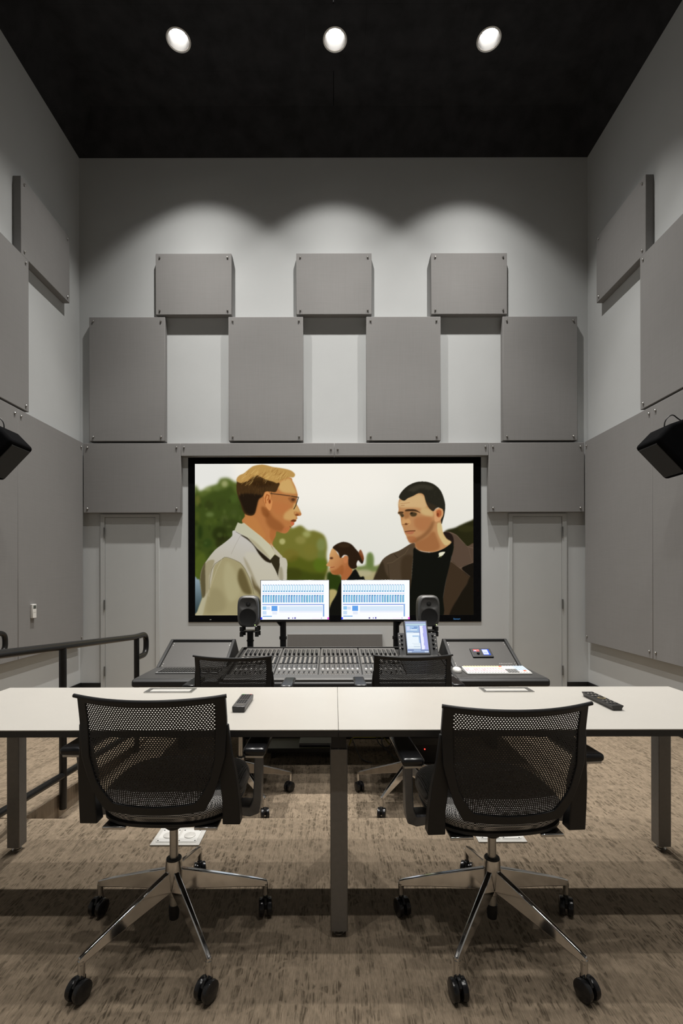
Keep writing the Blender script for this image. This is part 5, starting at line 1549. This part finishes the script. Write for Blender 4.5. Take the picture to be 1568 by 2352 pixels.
for c_, m_ in groups.items():
    m_.build('keys', M[c_], kb2)['kind'] = 'stuff'

ms = thing('computer_mouse', 'white computer mouse beside the white keyboard', 'mouse', (0.898, 3.555, ZD))
mb = MB(); n = 28
vs_ = []
rings = [(0.96, 0.0008), (1.0, 0.008), (0.97, 0.018), (0.85, 0.027), (0.6, 0.033), (0.25, 0.036)]
for (k, z) in rings:
    for i in range(n):
        a = 2*math.pi*i/n
        vs_.append((0.898+0.031*k*math.cos(a), 3.555+0.057*k*math.sin(a), ZD+z))
fs_ = [tuple(range(n))[::-1], tuple(5*n+i for i in range(n))]+[(r*n+i, r*n+(i+1) % n, (r+1)*n+(i+1) % n, (r+1)*n+i) for r in range(5) for i in range(n)]
mb.add(vs_, fs_).build('mouse_shell', M['white_plastic'], ms, smooth=70)
MB().box(0.895, 0.901, 3.585, 3.600, ZD+0.026, ZD+0.034).build('scroll_wheel', M['grey_key'], ms, bevel=0.002)

# ---------------------------------------------------------------- equipment and cables under the console
eq = thing('power_unit', 'black power unit with red light on the floor under the console', 'power unit', (0.68, 3.70, ZLOW))
MB().box(0.50, 0.90, 3.62, 3.95, ZLOW+0.012, 0.06).build('housing', M['plastic'], eq, bevel=0.006)
for (x, y) in ((0.53, 3.65), (0.87, 3.65), (0.53, 3.92), (0.87, 3.92)):
    MB().cyl((x, y, ZLOW+0.0005), (x, y, ZLOW+0.0125), 0.015, n=12).build('foot', M['cone'], eq)
MB().lathe([(0.0001, -0.004), (0.0042, -0.002), (0.0042, 0.002), (0.0001, 0.002)], (0.672, 3.618, -0.045), 'Y', 12).build('power_light', M['led_red'], eq)
MB().box(0.53, 0.87, 3.6165, 3.622, -0.015, 0.04).build('face_panel', M['console_dark'], eq, bevel=0.002)
fb = thing('equipment_tray', 'flat black equipment tray on the floor under the console', 'tray', (-0.30, 3.85, ZLOW))
MB().box(-0.52, 0.02, 3.72, 3.98, ZLOW+0.05, ZLOW+0.085).build('tray_body', M['plastic'], fb, bevel=0.004)
for x in (-0.48, -0.02):
    MB().box(x-0.015, x+0.015, 3.75, 3.95, ZLOW+0.001, ZLOW+0.051).build('runner', M['plastic'], fb, bevel=0.003)
MB().box(-0.28, -0.02, 3.78, 3.92, ZLOW+0.0855, ZLOW+0.105).build('grey_module', M['grey_metal'], fb, bevel=0.003)
def cable(label, pts, r, mat, group='cables under the console'):
    z = min(p[2] for p in pts)
    o = MB().tube(bend(pts, 0.06), r, 8).build('cable', M[mat])
    tag(o, label, 'cable', group)
zf = ZLOW+0.006
cable('yellow cable lying under the console beside the table leg', [(0.12, 4.02, zf), (0.14, 3.97, -0.070), (0.22, 3.955, -0.066), (0.33, 3.96, -0.070), (0.40, 3.99, -0.074), (0.46, 4.03, zf)], 0.0055, 'yellow')
cable('looped grey cable hanging under the console by the right far chair', [(0.30, 4.09, 0.48), (0.31, 3.90, 0.10), (0.34, 3.84, -0.08), (0.42, 3.82, -0.12), (0.47, 3.84, -0.03), (0.40, 3.86, 0.0), (0.36, 3.84, -0.07), (0.44, 3.80, zf), (0.49, 3.70, zf)], 0.0045, 'grey_cable')
cable('thin grey cable trailing on the floor under the console', [(0.10, 4.09, 0.48), (0.12, 3.93, 0.05), (0.14, 3.86, -0.06), (0.20, 3.70, zf), (0.28, 3.64, zf)], 0.004, 'grey_cable')
